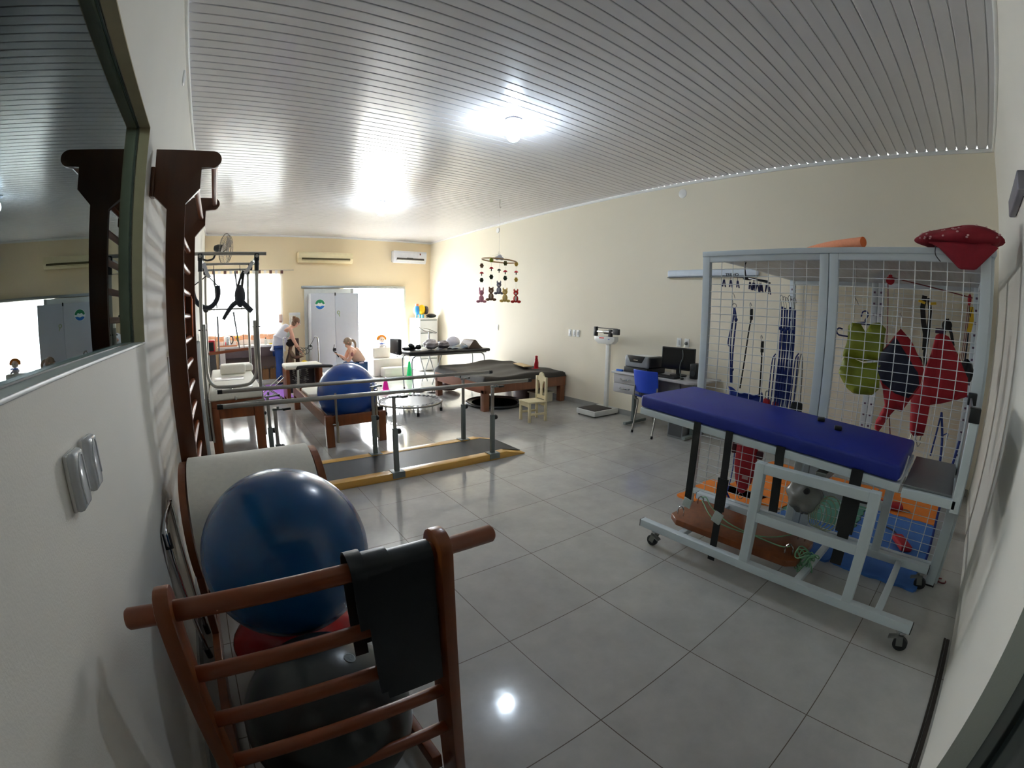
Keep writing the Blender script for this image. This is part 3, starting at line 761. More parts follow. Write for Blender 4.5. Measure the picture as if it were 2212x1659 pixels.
# ================================================================== FAR END
# curtain
M_sheer = sheer_mat('white_sheer', rgb(246, 244, 240))
t = thing('curtain', 'white sheer curtain with striped heading over the bright kitchen window', 'curtain', (-1.08, YF - .06, 1.0))
def cur(u, v):
    x = -1.93 + 1.72 * u
    return Vector((x, YF - .075 + .018 * math.sin(u * 60) + .006 * math.sin(u * 23), 1.02 + (2.415 - 1.02) * v))
MB().surf(cur, 140, 6).build('sheer_panel', M_sheer, t)
MB().surf(lambda u, v: cur(u, 0) + Vector((0, -.01 - .012 * math.sin(u * 37 + v), -.07 + .11 * v + .012 * math.sin(u * 29))), 120, 4).build('bottom_frill', mat('orange_gingham', rgb(232, 150, 96), rough=.8, second=rgb(244, 206, 176), scale=30), t, solid=.003)
for k in range(14):
    x = -1.92 + k * .128
    MB().bb(x, x + .062, YF - .088, YF - .082, 2.41, 2.485).build('heading_tab', mat('brown_fabric', rgb(120, 84, 74), rough=.8) if k % 2 else mat('cream_fabric', rgb(232, 226, 222), rough=.8), t)
MB().rod((-1.94, YF - .085, 2.488), (.05, YF - .085, 2.488), .008, 8).build('curtain_rod', M_chrome, t)

# kitchen counter
t = thing('kitchen_counter', 'white stone kitchen counter with sink under the far window', 'counter', (-1.15, 8.55, 0))
M_stone = mat('white_stone', rgb(232, 230, 228), rough=.25, var=.04)
MB().bb(-1.72, -.42, 8.26, YF - .013, .80, .845, bev=.006).build('worktop', M_stone, t)
MB().bb(-1.72, -.42, YF - .035, YF - .013, .845, .99, bev=.003).build('upstand', M_stone, t)
MB().bb(-1.70, -1.56, 8.28, YF - .02, 0, .80, bev=.004).build('end_panel', M_stone, t)
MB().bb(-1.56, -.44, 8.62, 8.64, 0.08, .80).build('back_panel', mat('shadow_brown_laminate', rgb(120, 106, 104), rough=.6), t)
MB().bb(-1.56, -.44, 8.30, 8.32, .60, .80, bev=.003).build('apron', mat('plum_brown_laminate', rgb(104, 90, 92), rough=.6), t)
MB().bb(-1.56, -.44, 8.30, YF - .02, 0, .08, bev=.003).build('plinth', M_stone, t)
MB().tube([(-.98, 8.80, .845), (-.98, 8.80, 1.02), (-.98, 8.76, 1.06), (-.98, 8.70, 1.05), (-.98, 8.68, 1.0)], .010, 10, smooth=3).build('tap', M_chrome, t)
t = thing('electric_kettle', 'steel electric kettle with black handle on the orange tray', 'kettle', (-1.50, 8.46, .867))
MB().lathe([(0, 0), (.088, 0), (.085, .05), (.068, .17), (.06, .185), (.02, .2), (0, .205)], (-1.50, 8.46, .8675), 28).build('body', M_chrome, t)
MB().tube([(-1.43, 8.46, 1.055), (-1.385, 8.46, 1.045), (-1.375, 8.46, .96), (-1.41, 8.46, .89)], .013, 10, smooth=4).build('handle', M_black, t)
MB().lathe([(0, 0), (.092, 0), (.092, .012), (0, .012)], (-1.50, 8.46, .8555), 24).build('base', M_black, t)
o = MB().bb(-1.70, -1.29, 8.33, 8.60, .846, .855, bev=.003).bb(-1.70, -1.29, 8.33, 8.345, .846, .88).bb(-1.70, -1.685, 8.33, 8.6, .846, .88).build('tray', mat('orange_tray', rgb(222, 150, 110), rough=.5), None)
tag(o, 'orange tray on the kitchen counter carrying kettle', 'tray')
t = thing('flower_pot', 'small pot of yellow flowers on the kitchen counter', 'flower pot', (-1.27, 8.68, .845))
MB().lathe([(0, 0), (.03, 0), (.042, .08), (0, .08)], (-1.27, 8.68, .846), 16).build('pot', mat('peach_ceramic', rgb(226, 190, 170)), t)
b = MB()
for k in range(9): b.rod((-1.27, 8.68, .92), (-1.27 + .03 * math.cos(k), 8.68 + .03 * math.sin(k), 1.01 + .01 * (k % 3)), .003, 5)
b.build('stems', mat('leaf_green', rgb(70, 120, 40)), t)
b = MB()
for k in range(9): b.ball((-1.27 + .034 * math.cos(k), 8.68 + .034 * math.sin(k), 1.02 + .012 * (k % 3)), .018, 8, 6)
b.build('blossoms', mat('yellow_petal', rgb(244, 206, 40)), t)
for k, (x, c, lab) in enumerate(((-.66, rgb(220, 222, 214), 'clear soap bottle with dark cap beside the kitchen tap'), (-.58, rgb(238, 236, 232), 'short white cup at the end of the kitchen counter'), (-.54, rgb(236, 206, 60), 'small yellow sponge at the end of the kitchen counter'))):
    if k == 0:
        t = thing('soap_bottle', lab, 'bottle', (x, 8.45, .845)); MB().lathe([(0, 0), (.03, 0), (.03, .1), (.012, .12), (0, .12)], (x, 8.45, .846), 16).build('bottle_body', mat('milky_plastic', c), t); MB().lathe([(0, .12), (.012, .12), (.012, .15), (0, .15)], (x, 8.45, .846), 12).build('cap', M_black, t)
    elif k == 1: tag(MB().lathe([(0, 0), (.028, 0), (.034, .1), (.03, .1), (.025, .01), (0, .01)], (x, 8.5, .846), 18).build('cup', mat('white_cup', c), None), lab, 'cup')
    else: tag(MB().bb(x - .045, x + .03, 8.36, 8.41, .846, .872, bev=.006).build('sponge', mat('yellow_sponge', c, rough=.9, bump=.4), None), lab, 'sponge')
M_paper = mat('kraft_paper', rgb(150, 112, 74), rough=.85, bump=.2, bscale=30)
for x, lab in ((-.70, 'brown paper bag standing under the counter, nearer the wall'), (-.53, 'brown paper bag standing under the counter, nearer the standing woman')):
    t = thing('paper_bag', lab, 'bag', (x, 8.45, .08), 'paper bags under the counter')
    MB().prism([(x - .075, .081), (x + .075, .081), (x + .07, .30), (x + .03, .32), (x, .29), (x - .03, .32), (x - .07, .30)], 'y', 8.38, 8.52, bev=.006).build('bag_body', M_paper, t)
    MB().tube([(x - .04, 8.45, .30), (x - .03, 8.45, .36), (x + .03, 8.45, .36), (x + .04, 8.45, .30)], .005, 6, smooth=3).build('handle', M_paper, t)
# red fire appliance and black stand left of the counter
t = thing('water_dispenser', 'red and black upright appliance between the counter and the left wall', 'appliance', (-1.83, 8.1, 0))
MB().bb(-1.93, -1.76, 8.0, 8.25, .0, .75, bev=.01).build('stand', mat('dark_grey_cabinet', rgb(70, 68, 70), rough=.5), t)
MB().bb(-1.93, -1.765, 8.01, 8.24, .755, 1.02, bev=.02).build('housing', mat('red_enamel', rgb(196, 30, 44), rough=.35), t)
MB().bb(-1.90, -1.79, 7.995, 8.012, .80, .98, bev=.004).build('front_panel', M_black, t)

# soap and paper dispensers on the far wall
t = thing('soap_dispenser', 'small pale pink soap dispenser on the far wall beside the curtain', 'dispenser', (-.27, YF, 1.4))
MB().bb(-.315, -.225, YF - .09, YF - .002, 1.30, 1.49, bev=.025).build('body', mat('pale_pink_plastic', rgb(226, 200, 190), rough=.3), t)
MB().bb(-.30, -.24, YF - .095, YF - .08, 1.30, 1.34, bev=.005).build('push_bar', mat('pink_brown_plastic', rgb(180, 140, 130)), t)
t = thing('towel_dispenser', 'white paper towel dispenser on the far wall behind the standing woman', 'dispenser', (.06, YF, 1.4))
MB().bb(-.07, .19, YF - .12, YF - .002, 1.22, 1.52, bev=.012).build('body', mat('ivory_plastic', rgb(226, 222, 212), rough=.35), t)
MB().bb(-.065, .185, YF - .125, YF - .118, 1.46, 1.515, bev=.003).build('lid', M_white, t)

# white double door cabinet
t = thing('metal_cabinet', 'tall white double door metal cabinet with round green and blue sticker', 'cabinet', (.93, 8.6, 0))
KX0, KX1, KY0, KY1, KZ = .372, 1.505, 8.40, 8.80, 1.935
M_cab = mat('white_grey_enamel', rgb(196, 200, 210), rough=.4, var=.02, bump=.05, bscale=200)
MB().bb(KX0, KX1, KY0 + .02, KY1, .04, KZ, bev=.004).build('carcass', M_cab, t)
for x0, x1 in ((KX0 + .005, .936), (.940, KX1 - .005)):
    MB().bb(x0, x1, KY0, KY0 + .018, .05, KZ - .01, bev=.004).build('door', M_cab, t)
MB().bb(KX0 + .02, KX1 - .02, KY0 + .05, KY1 - .02, 0, .04).build('plinth', M_grey, t)
MB().bb(.925, .955, KY0 - .012, KY0 + .0, 1.88, 1.95, bev=.004).build('door_clip', M_black, t)
cxs, czs = .585, 1.685
st = MB().lathe([(0, 0), (.118, 0), (.118, .003), (0, .003)], (cxs, KY0 - .001, czs), 40, R=Matrix.Rotation(PI / 2, 3, 'X')).build('sticker', mat('sticker_white', rgb(236, 240, 240)), t)
def halfdisc(a0, a1, r, fl, name, m):
    pr = [(cxs + r * math.cos(a0 + (a1 - a0) * k / 20), czs + r * math.sin(a0 + (a1 - a0) * k / 20)) for k in range(21)] + fl
    MB().prism(pr, 'y', KY0 - .0055, KY0 - .0042).build(name, m, st)
halfdisc(math.radians(5), math.radians(175), .11, [(cxs - .07, czs + .0), (cxs - .04, czs + .04), (cxs, czs + .02), (cxs + .04, czs + .04), (cxs + .07, czs)], 'sticker_top', mat('sticker_green', rgb(34, 140, 90)))
halfdisc(math.radians(200), math.radians(340), .11, [(cxs + .05, czs - .03), (cxs, czs - .05), (cxs - .05, czs - .03)], 'sticker_base', mat('sticker_blue', rgb(20, 112, 200)))
MB().tube([(1.02, KY0 - .002, 1.455), (.985, KY0 - .002, 1.49), (1.01, KY0 - .002, 1.53), (1.05, KY0 - .002, 1.50), (1.03, KY0 - .002, 1.45), (1.05, KY0 - .002, 1.40)], .007, 6, smooth=4).build('leaf_sticker', mat('sticker_leaf', rgb(150, 166, 90)), t)

# air conditioners
def aircon(label, x0, x1, z0, z1, dp, m, dark, louver):
    t = thing('air_conditioner', label, 'air conditioner', ((x0 + x1) / 2, YF, z0))
    h = z1 - z0
    pr = [(YF - .002, z0 + .03), (YF - .002, z1), (YF - dp * .92, z1), (YF - dp, z1 - .05), (YF - dp, z0 + h * .38), (YF - dp * .72, z0), (YF - .1, z0 - .004)]
    MB().prism(pr, 'x', x0, x1, bev=.008).build('casing', m, t)
    MB().beam(((x0 + .08), YF - dp * .99, z0 + h * .30), ((x1 - .08), YF - dp * .99, z0 + h * .30), .05, .045, up=(0, .6, 1)).build('air_outlet', dark, t)
    MB().beam(((x0 + .08), YF - dp * 1.03, z0 + h * .22), ((x1 - .08), YF - dp * 1.03, z0 + h * .22), .02, .01, up=(0, .6, 1)).build('louver', louver, t)
    return t, dp
aircon('older cream air conditioner on the far wall above the white cabinet', .14, 1.45, 2.66, 2.90, .22, mat('aged_cream_plastic', rgb(226, 212, 172), rough=.45), mat('olive_vent', rgb(88, 76, 44), rough=.6), mat('aged_cream_plastic', rgb(226, 212, 172)))
ta, dpa = aircon('newer white air conditioner on the far wall near the corner', 2.50, 3.40, 2.72, 3.02, .20, mat('cool_white_plastic', rgb(214, 216, 222), rough=.3), mat('dark_vent', rgb(70, 64, 58), rough=.6), M_plastic_white)
MB().bb(2.85, 3.02, YF - dpa - .003, YF - dpa + .003, 2.835, 2.852).build('display_strip', M_black, ta)
MB().bb(3.20, 3.235, YF - dpa - .002, YF - dpa + .002, 2.93, 2.975).build('label_sticker', mat('rust_label', rgb(120, 60, 40)), ta)

# wall fan
t = thing('wall_fan', 'black oscillating wall fan with round wire cage near the far left corner', 'fan', (-1.93, 6.9, 2.6))
fc = V(-1.52, 6.9, 2.70); fd = V(.80, -.30, -.12).normalized()
fxv = fd.cross(V(0, 0, 1)).normalized(); fyv = fxv.cross(fd)
FR = Matrix((fxv, fyv, fd)).transposed()
MB().bb(-1.949, -1.91, 6.86, 6.94, 2.44, 2.60, bev=.008).tube([(-1.92, 6.9, 2.52), (-1.84, 6.9, 2.50), (-1.74, 6.91, 2.53), (-1.70, 6.93, 2.62)], .018, 10, smooth=4).build('bracket', M_black, t)
MB().lathe([(0, -.22), (.05, -.21), (.075, -.15), (.08, -.06), (.05, -.02), (0, -.02)], fc, 20, R=FR).build('motor', M_black, t)
b = MB()
for k in range(4):
    for r, z in (((.285, .0), (.255, .05), (.17, .085), (.06, .09))[k],): b.tube([fc + FR @ Vector((r * math.cos(2 * PI * j / 36), r * math.sin(2 * PI * j / 36), z)) for j in range(36)], .0035 if k else .006, 6, closed=True)
for j in range(40):
    a = 2 * PI * j / 40
    b.tube([fc + FR @ Vector((r * math.cos(a + tw), r * math.sin(a + tw), z)) for r, z, tw in ((.05, .092, 0), (.17, .085, .1), (.255, .05, .16), (.285, 0, .18), (.22, -.05, .18), (.08, -.06, .18))], .0016, 4)
b.build('wire_cage', mat('grey_wire', rgb(110, 104, 98), rough=.4, metal=.5), t)
b = MB()
for k in range(3):
    a0 = 2 * PI * k / 3
    b.surf(lambda u, v: fc + FR @ Vector(((.04 + .2 * v) * math.cos(a0 + (u - .5) * (1.1 * (1 - .3 * v))), (.04 + .2 * v) * math.sin(a0 + (u - .5) * (1.1 * (1 - .3 * v))), .02 + .05 * (u - .5))), 8, 6)
b.lathe([(0, 0), (.04, 0), (.04, .06), (0, .07)], fc, 16, R=FR)
b.build('blades', mat('smoke_plastic', rgb(150, 140, 128), rough=.3), t, solid=.003)

# filing cabinet with toy and bag on top
t = thing('filing_cabinet', 'white four drawer filing cabinet in the far right corner', 'cabinet', (3.2, 8.45, 0))
MB().bb(2.985, 3.50, 8.23, 8.83, .02, 1.325, bev=.005).build('carcass', M_white, t)
for k in range(4):
    z0 = .04 + .32 * k
    d = MB().bb(3.0, 3.485, 8.208, 8.23, z0, z0 + .305, bev=.004).build('drawer', M_white, t)
    MB().bb(3.02, 3.465, 8.196, 8.209, z0 + .265, z0 + .29, bev=.003).build('handle', M_grey, d)
t = thing('toy_truck', 'chunky blue and yellow plastic toy on the filing cabinet', 'toy', (3.06, 8.45, 1.325))
MB().ball((2.93 + .09, 8.44, 1.52), (.085, .1, .12)).build('toy_body', mat('toy_blue', rgb(60, 150, 220), rough=.35), t)
MB().ball((3.14, 8.40, 1.535), (.10, .11, .125)).build('toy_drum', mat('toy_yellow', rgb(248, 196, 20), rough=.35), t)
MB().lathe([(.06, 0), (.1, 0), (.105, .03), (.1, .06), (.06, .06)], (3.20, 8.36, 1.52), 24, R=Matrix.Rotation(PI / 2, 3, 'Y')).build('toy_wheel', mat('toy_dark', rgb(60, 50, 60), rough=.4), t)
MB().lathe([(0, 0), (.05, 0), (.045, .06), (0, .07)], (3.03, 8.44, 1.62), 16).build('toy_cap', mat('toy_orange', rgb(236, 140, 90), rough=.35), t)
b = MB()
for x in (3.0, 3.1, 3.18): b.rod((x, 8.42, 1.326), (x + .0, 8.42, 1.44), .03, 10)
b.build('toy_feet', mat('toy_cyan', rgb(130, 214, 240), rough=.35), t)
t = thing('handbag', 'flat black bag on the filing cabinet beside the toy', 'bag', (3.37, 8.38, 1.326))
MB().ball((3.385, 8.37, 1.382), (.135, .13, .055)).build('bag_body', M_blackleather, t)
MB().tube([(3.28, 8.30, 1.36), (3.24, 8.27, 1.345), (3.22, 8.3, 1.34), (3.25, 8.36, 1.345)], .008, 6, smooth=3).build('bag_strap', M_black, t)

# step blocks and doll at the bright door
M_foam = mat('white_foam_block', rgb(226, 220, 212), rough=.5, var=.03)
t = thing('foam_step', 'large white padded step block in front of the bright door', 'foam block', (2.05, 8.2, 0)); MB().bb(1.72, 2.50, 7.98, 8.44, 0, .40, bev=.015).build('block', M_foam, t)
t = thing('foam_step', 'tall upright white padded block standing on the large step', 'foam block', (2.05, 8.35, .40)); MB().bb(1.78, 2.24, 8.20, 8.42, .402, .655, bev=.04).build('block', M_foam, t)
t = thing('foam_step', 'low white padded step in front of the large step block', 'foam block', (2.2, 7.8, 0)); MB().bb(1.86, 2.52, 7.68, 7.96, 0, .22, bev=.03).build('block', M_foam, t)
t = thing('rag_doll', 'rag doll with orange hair sitting on the upright block', 'doll', (2.03, 8.3, .656))
MB().ball((2.03, 8.3, .70), (.085, .06, .05)).rod((1.98, 8.28, .69), (1.97, 8.24, .665), .02).rod((2.1, 8.28, .69), (2.12, 8.24, .665), .02).build('body', mat('doll_dress', rgb(236, 226, 222), rough=.8), t)
MB().ball((2.03, 8.29, .83), .075).build('head', mat('doll_skin', rgb(244, 220, 200), rough=.7), t)
b = MB()
for k in range(26):
    a = PI * k / 25; b.ball((2.03 + .10 * math.cos(a), 8.30, .845 + .075 * math.sin(a)), .03, 8, 6)
b.ball((2.03, 8.33, .86), (.1, .05, .06)).build('hair', mat('orange_wool', rgb(236, 142, 40), rough=.9), t)
MB().bb(1.95, 2.12, 8.235, 8.25, .735, .76, bev=.004).build('sash', mat('doll_blue', rgb(70, 110, 200), rough=.8), t)
MB().ball((2.005, 8.222, .84), .009).build('eye', M_black, t); MB().ball((2.055, 8.222, .84), .009).build('eye', M_black, t)

# cones
def cone(name, label, x, y, h, r, m, z=0):
    t = thing(name, label, 'cone', (x, y, z))
    MB().lathe([(0, .0), (r * .98, .0), (r * .98, .012), (r * .75, .02), (r * .2, h), (r * .14, h), (0, h)], (x, y, z + .001), 24).build('cone_body', m, t)
    return t
cone('marker_cone', 'bright pink marker cone on the floor beyond the handrails', 1.33, 6.15, .25, .085, mat('hot_pink_plastic', rgb(246, 20, 170), rough=.4))
t = cone('marker_cone', 'bright green cone standing beside the massage table legs', 2.28, 7.2, .40, .10, mat('vivid_green_plastic', rgb(10, 214, 120), rough=.4))
# ================================================================== MASSAGE TABLE AND ITS LOAD
t = thing('massage_table', 'black padded massage table on white tube legs behind the brown mat table', 'massage table', (2.45, 5.85, 0))
MX0, MX1, MY0, MY1, MZ = 1.56, 3.32, 5.52, 6.14, .765
MB().bb(MX0, MX1, MY0, MY1, MZ - .062, MZ, bev=.025).build('padded_top', M_blackleather, t, ang=60)
MB().bb(MX0 + .06, MX1 - .06, MY0 + .06, MY1 - .06, MZ - .085, MZ - .063).build('board', M_grey, t)
for y in (MY0 + .08, MY1 - .08):
    MB().tube([(MX0 + .12, y, 0), (MX0 + .10, y, .35), (MX0 + .10, y, .60), (MX0 + .16, y, .665), (MX0 + .28, y, .68), (MX1 - .28, y, .68), (MX1 - .16, y, .665), (MX1 - .1, y, .60), (MX1 - .1, y, .35), (MX1 - .12, y, 0)], .014, 10, smooth=4).build('leg_tube', M_paint, t)
    MB().rod((MX0 + .45, y, .67), (MX0 + .62, y, .12), .009).rod((MX0 + .70, y, .67), (MX0 + .5, y, .12), .009).build('brace', M_paint, t)
for x in (MX0 + .1, MX1 - .1):
    MB().rod((x, MY0 + .08, .25), (x, MY1 - .08, .25), .010).build('cross_tube', M_paint, t)
for x in (MX0 + .12, MX1 - .12):
    for y in (MY0 + .08, MY1 - .08): MB().rod((x, y, 0), (x, y, .04), .018).build('rubber_foot', M_black, t)
hb = MB().bb(MX0 - .16, MX0 - .085, MY0 + .10, MY1 - .06, MZ - .06, MZ + .24, bev=.03).build('raised_headrest', M_blackleather, t, ang=60)
MB().tube([(MX0 + .1, MY0 + .2, MZ - .07), (MX0 - .16, MY0 + .2, MZ - .08), (MX0 - .17, MY0 + .2, MZ + .0)], .008, 8).build('support_rod', M_chrome, hb)
zt = MZ + .002
o = MB().bb(MX0 + .08, MX0 + .34, 5.95, 6.06, zt, zt + .05, bev=.015).ball((MX0 + .22, 5.9, zt + .075), (.07, .06, .045), R=Matrix.Rotation(.5, 3, 'Y')).ball((MX0 + .34, 5.86, zt + .055), (.06, .06, .05)).rod((MX0 + .1, 5.92, zt + .03), (MX0 + .36, 5.84, zt + .05), .01).build('ankle_weights', M_black, None)
o.name = 'head_harness'; tag(o, 'black strap harness lying on the massage table near its headrest', 'harness')
def softbag(name, label, c, r, m, cat='bag', seed=1):
    rnd = random.Random(seed); ph = [rnd.uniform(0, 6) for _ in range(6)]
    b = MB()
    def f(u, v):
        a = 2 * PI * u; p = PI * v
        k = 1 + .10 * math.sin(3 * a + ph[0]) * math.sin(p) + .07 * math.sin(5 * a + 3 * p + ph[1]) + .05 * math.sin(9 * p + ph[2])
        z = math.cos(p); z = z if z > 0 else z * .9
        return Vector((c[0] + r[0] * k * math.sin(p) * math.cos(a), c[1] + r[1] * k * math.sin(p) * math.sin(a), c[2] + r[2] * max(-.98, min(1.05, z * k))))
    b.surf(f, 32, 20, closed_u=True); bmesh.ops.remove_doubles(b.bm, verts=list(b.bm.verts), dist=1e-5)
    o = b.build(name, m, None, ang=70); tag(o, label, cat); return o
M_bag = mat('crumpled_grey_plastic', rgb(176, 168, 170), rough=.4, var=.2, scale=22, bump=.5, bscale=26)
M_bag2 = mat('mauve_grey_plastic', rgb(140, 130, 132), rough=.4, var=.2, scale=22, bump=.5, bscale=26)
softbag('plastic_bag', 'pale grey stuffed plastic bag on the massage table under the steel lever', (2.12, 5.76, zt + .10), (.14, .13, .10), M_bag, seed=3)
softbag('plastic_bag', 'mauve grey plastic bag on the massage table beside the pale one', (2.40, 5.80, zt + .082), (.11, .13, .08), M_bag2, seed=5)
t = thing('percussion_arm', 'thin steel lever instrument standing in the pale plastic bag', 'instrument', (2.10, 5.80, zt + .2))
MB().rod((2.10, 5.80, zt + .205), (2.10, 5.80, zt + .36), .012, 10).build('stem', M_chrome, t)
MB().tube([(1.90, 5.80, zt + .43), (2.0, 5.8, zt + .36), (2.1, 5.80, zt + .34), (2.24, 5.80, zt + .31)], .010, 8, smooth=3).build('lever', M_chrome, t)
MB().tube([(2.0, 5.84, zt + .41), (2.14, 5.84, zt + .38), (2.26, 5.84, zt + .33)], .007, 8, smooth=3).build('handle', M_steel, t)
b = MB().prism([(2.58, zt), (3.0, zt), (3.0, zt + .03), (2.94, zt + .05), (2.85, zt + .17), (2.80, zt + .2), (2.75, zt + .17), (2.66, zt + .05), (2.58, zt + .03)], 'y', 5.95, 6.11, bev=.01)
M_wedge = mat('dark_olive_vinyl', rgb(92, 78, 66), rough=.5)
o = MB().prism([(2.84 + x, zt + z) for x, z in ((0, 0), (.34, 0), (.33, .012), (.26, .06), (.20, .145), (.16, .175), (.12, .165), (.08, .10), (.0, .012))], 'y', 5.58, 5.98, bev=.006).build('foam_wedge', M_wedge, None); tag(o, 'dark brown peaked foam wedge at the right end of the massage table', 'wedge'); b.bm.free()
o = MB().ball((2.70, 5.95, zt + .115), (.15, .12, .115), 24, 14).build('cushion_roll', mat('white_towel', rgb(228, 226, 236), rough=.9, bump=.3), None); tag(o, 'white rounded cushion on the massage table behind the patterned cloth', 'cushion')
b = MB(); b.surf(lambda u, v: Vector((2.50 + .34 * u, 5.60 + .30 * v, zt + .012 + .10 * u ** 1.5 * math.sin(PI * min(1, v * 1.0)) ** .6 * (1 if u < .9 else .85) + .012 * math.sin(9 * u + 5 * v))), 24, 14)
o = b.build('printed_cloth', mat('blue_yellow_print', rgb(60, 140, 206), rough=.8, second=rgb(216, 186, 96), scale=9), None, solid=.012); tag(o, 'blue and yellow printed cloth on the massage table', 'cloth')
for x, lab in ((2.56, 'small blue box at the back of the massage table, the left one of two'), (2.40, 'small blue box at the back of the massage table, next to the bags')):
    o = MB().box((x + .2 if x > 2.5 else x + .05, 6.06, zt + .075), (.11, .05, .10), rz=.2, bev=.008).build('storage_box', mat('blue_card', rgb(50, 90, 190), rough=.5), None); tag(o, lab.replace('the left one of two', 'nearer the wedge'), 'box', 'blue boxes on the massage table')
    MB().box((x + .2 if x > 2.5 else x + .05, 6.06, zt + .012), (.07, .04, .02)).build('foot', M_black, o)

# ================================================================== BROWN MAT TABLE
t = thing('mat_table', 'wide low wooden mat table covered with a wrinkled brown cover', 'mat table', (2.75, 4.4, 0))
BX0, BX1, BY0, BY1 = 1.93, 3.57, 3.58, 5.22
for x in (BX0 + .05, BX1 - .06):
    for y in (BY0 + .05, BY1 - .06):
        MB().bb(x - .05, x + .05, y - .05, y + .05, 0, .33, bev=.006).build('leg', M_brown, t)
for y in (BY0 + .02, BY1 - .02): MB().bb(BX0 + .02, BX1 - .02, y - .02, y + .02, .27, .43, bev=.005).build('apron_board', M_brown, t)
for x in (BX0 + .02, BX1 - .02): MB().bb(x - .02, x + .02, BY0, BY1, .27, .43, bev=.005).build('apron_board', mat('pink_brown_wood', rgb(168, 104, 76), rough=.5, second=rgb(132, 80, 58), scale=20, stretch=(1, .12, 1)), t)
MB().bb(BX0 + .04, BX1 - .04, BY0 + .04, BY1 - .04, .40, .43).build('table_board', M_brown, t)
M_cover = mat('brown_vinyl_cover', rgb(36, 29, 24), rough=.6, var=.15, scale=8, bump=.15, bscale=30)
def cov(u, v):
    # closed low cushion with folds and a ridge toward the far side
    x = BX0 - .02 + (BX1 - BX0 + .03) * u; y = BY0 - .02 + (BY1 - BY0 + .04) * v
    e = min(u, 1 - u, v, 1 - v); r = min(1, e / .05)
    z = .43 + .085 * math.sqrt(max(0, 1 - (1 - r) ** 2))
    if e > .02:
        z += .010 * math.sin(9 * v + 5 * u + 2 * math.sin(7 * u)) * r + .006 * math.sin(23 * v - 11 * u) * r
        z += .075 * math.exp(-((v - .90) / .07) ** 2 - ((u - .66) / .28) ** 2)
        z += .03 * math.exp(-((v - .93) / .04) ** 2 - ((u - .2) / .3) ** 2)
    return Vector((x, y, z))
b = MB(); b.surf(cov, 70, 70); b.bb(BX0 - .01, BX1 + .0, BY0 - .01, BY1 + .01, .431, .45)
b.build('cover', M_cover, t, ang=80)
t = thing('water_bottle', 'translucent red water bottle on the brown mat table', 'bottle', (3.28, 4.02, .53))
MB().lathe([(0, 0), (.036, 0), (.038, .02), (.038, .10), (.030, .13), (.030, .14), (.022, .17), (.022, .185), (0, .185)], (3.28, 4.02, .532), 20).build('bottle_body', mat('red_translucent', rgb(206, 30, 44), rough=.2, trans=.3), t)
MB().lathe([(0, .185), (.024, .185), (.024, .21), (.014, .215), (0, .215)], (3.28, 4.02, .532), 16).build('cap', mat('red_cap', rgb(190, 20, 34)), t)
o = MB().box((3.24, 4.36, .552), (.16, .50, .018), rz=-.25, bev=.003).build('wooden_board', mat('pale_plywood', rgb(214, 186, 140), rough=.6), None); tag(o, 'pale plywood board lying on the brown mat table', 'board')
o = MB().box((3.25, 4.00, .531), (.12, .10, .005), rz=.3, bev=.002).build('napkin', mat('red_cloth', rgb(170, 24, 30), rough=.8), None); tag(o, 'red cloth under the red water bottle', 'cloth')

# under the mat table: folded black trampoline, storage boxes
t = thing('trampoline', 'black mini trampoline lying folded on the floor under the mat table', 'trampoline', (2.42, 4.02, 0))
MB().tube([(2.42 + .46 * math.cos(2 * PI * k / 48), 4.02 + .46 * math.sin(2 * PI * k / 48), .03) for k in range(48)], .022, 8, closed=True).build('rim', M_black, t)
MB().lathe([(0, .02), (.38, .02), (.38, .026), (0, .026)], (2.42, 4.02, .0), 40).build('jump_mat', mat('dull_black_fabric', rgb(44, 42, 40), rough=.7), t)
MB().lathe([(.385, .026), (.44, .04), (.44, .034), (.385, .02)], (2.42, 4.02, 0), 40).build('edge_pad', M_blackleather, t)
o = MB().bb(3.0, 3.42, 3.95, 4.3, 0, .26, bev=.006).bb(3.02, 3.40, 3.945, 3.95, .14, .22).build('storage_crate', mat('mauve_brown_plastic', rgb(112, 86, 86), rough=.4), None); tag(o, 'mauve brown storage crate under the right end of the mat table', 'crate')
t = thing('foot_stool', 'low cream box under the mat table behind the small chair', 'box', (3.22, 3.65, 0)); MB().bb(3.02, 3.36, 3.66, 3.88, 0, .15, bev=.006).build('box_body', mat('cream_board', rgb(208, 200, 176), rough=.5), t); MB().bb(3.0, 3.38, 3.64, 3.90, .15, .17, bev=.004).build('box_lid', mat('cream_board', rgb(208, 200, 176)), t)
o = MB().ball((2.35, 5.45, .10), (.22, .14, .095)).ball((2.2, 5.35, .13), (.08, .07, .05)).build('duffel_bag', mat('dark_red_bag', rgb(74, 30, 34), rough=.6, second=rgb(24, 22, 24), scale=5), None); tag(o, 'dark red and black bag on the floor behind the mat table', 'bag')
for x, y in ((1.80, 5.66), (2.0, 5.44)):
    o = MB().ball((x, y, .012), (.05, .12, .011), R=Matrix.Rotation(.9, 3, 'Z')).tube([(x - .05, y - .03, .015), (x - .01, y - .02, .05), (x + .04, y + .01, .05), (x + .05, y + .06, .015)], .008, 6, smooth=3).build('sandal', mat('black_sandal', rgb(36, 32, 30), rough=.6), None)
    tag(o, 'black strappy sandal on the floor beside the mat table leg, ' + ('nearer the pink cone' if x < 1.9 else 'nearer the table leg'), 'sandal', 'pair of black sandals')

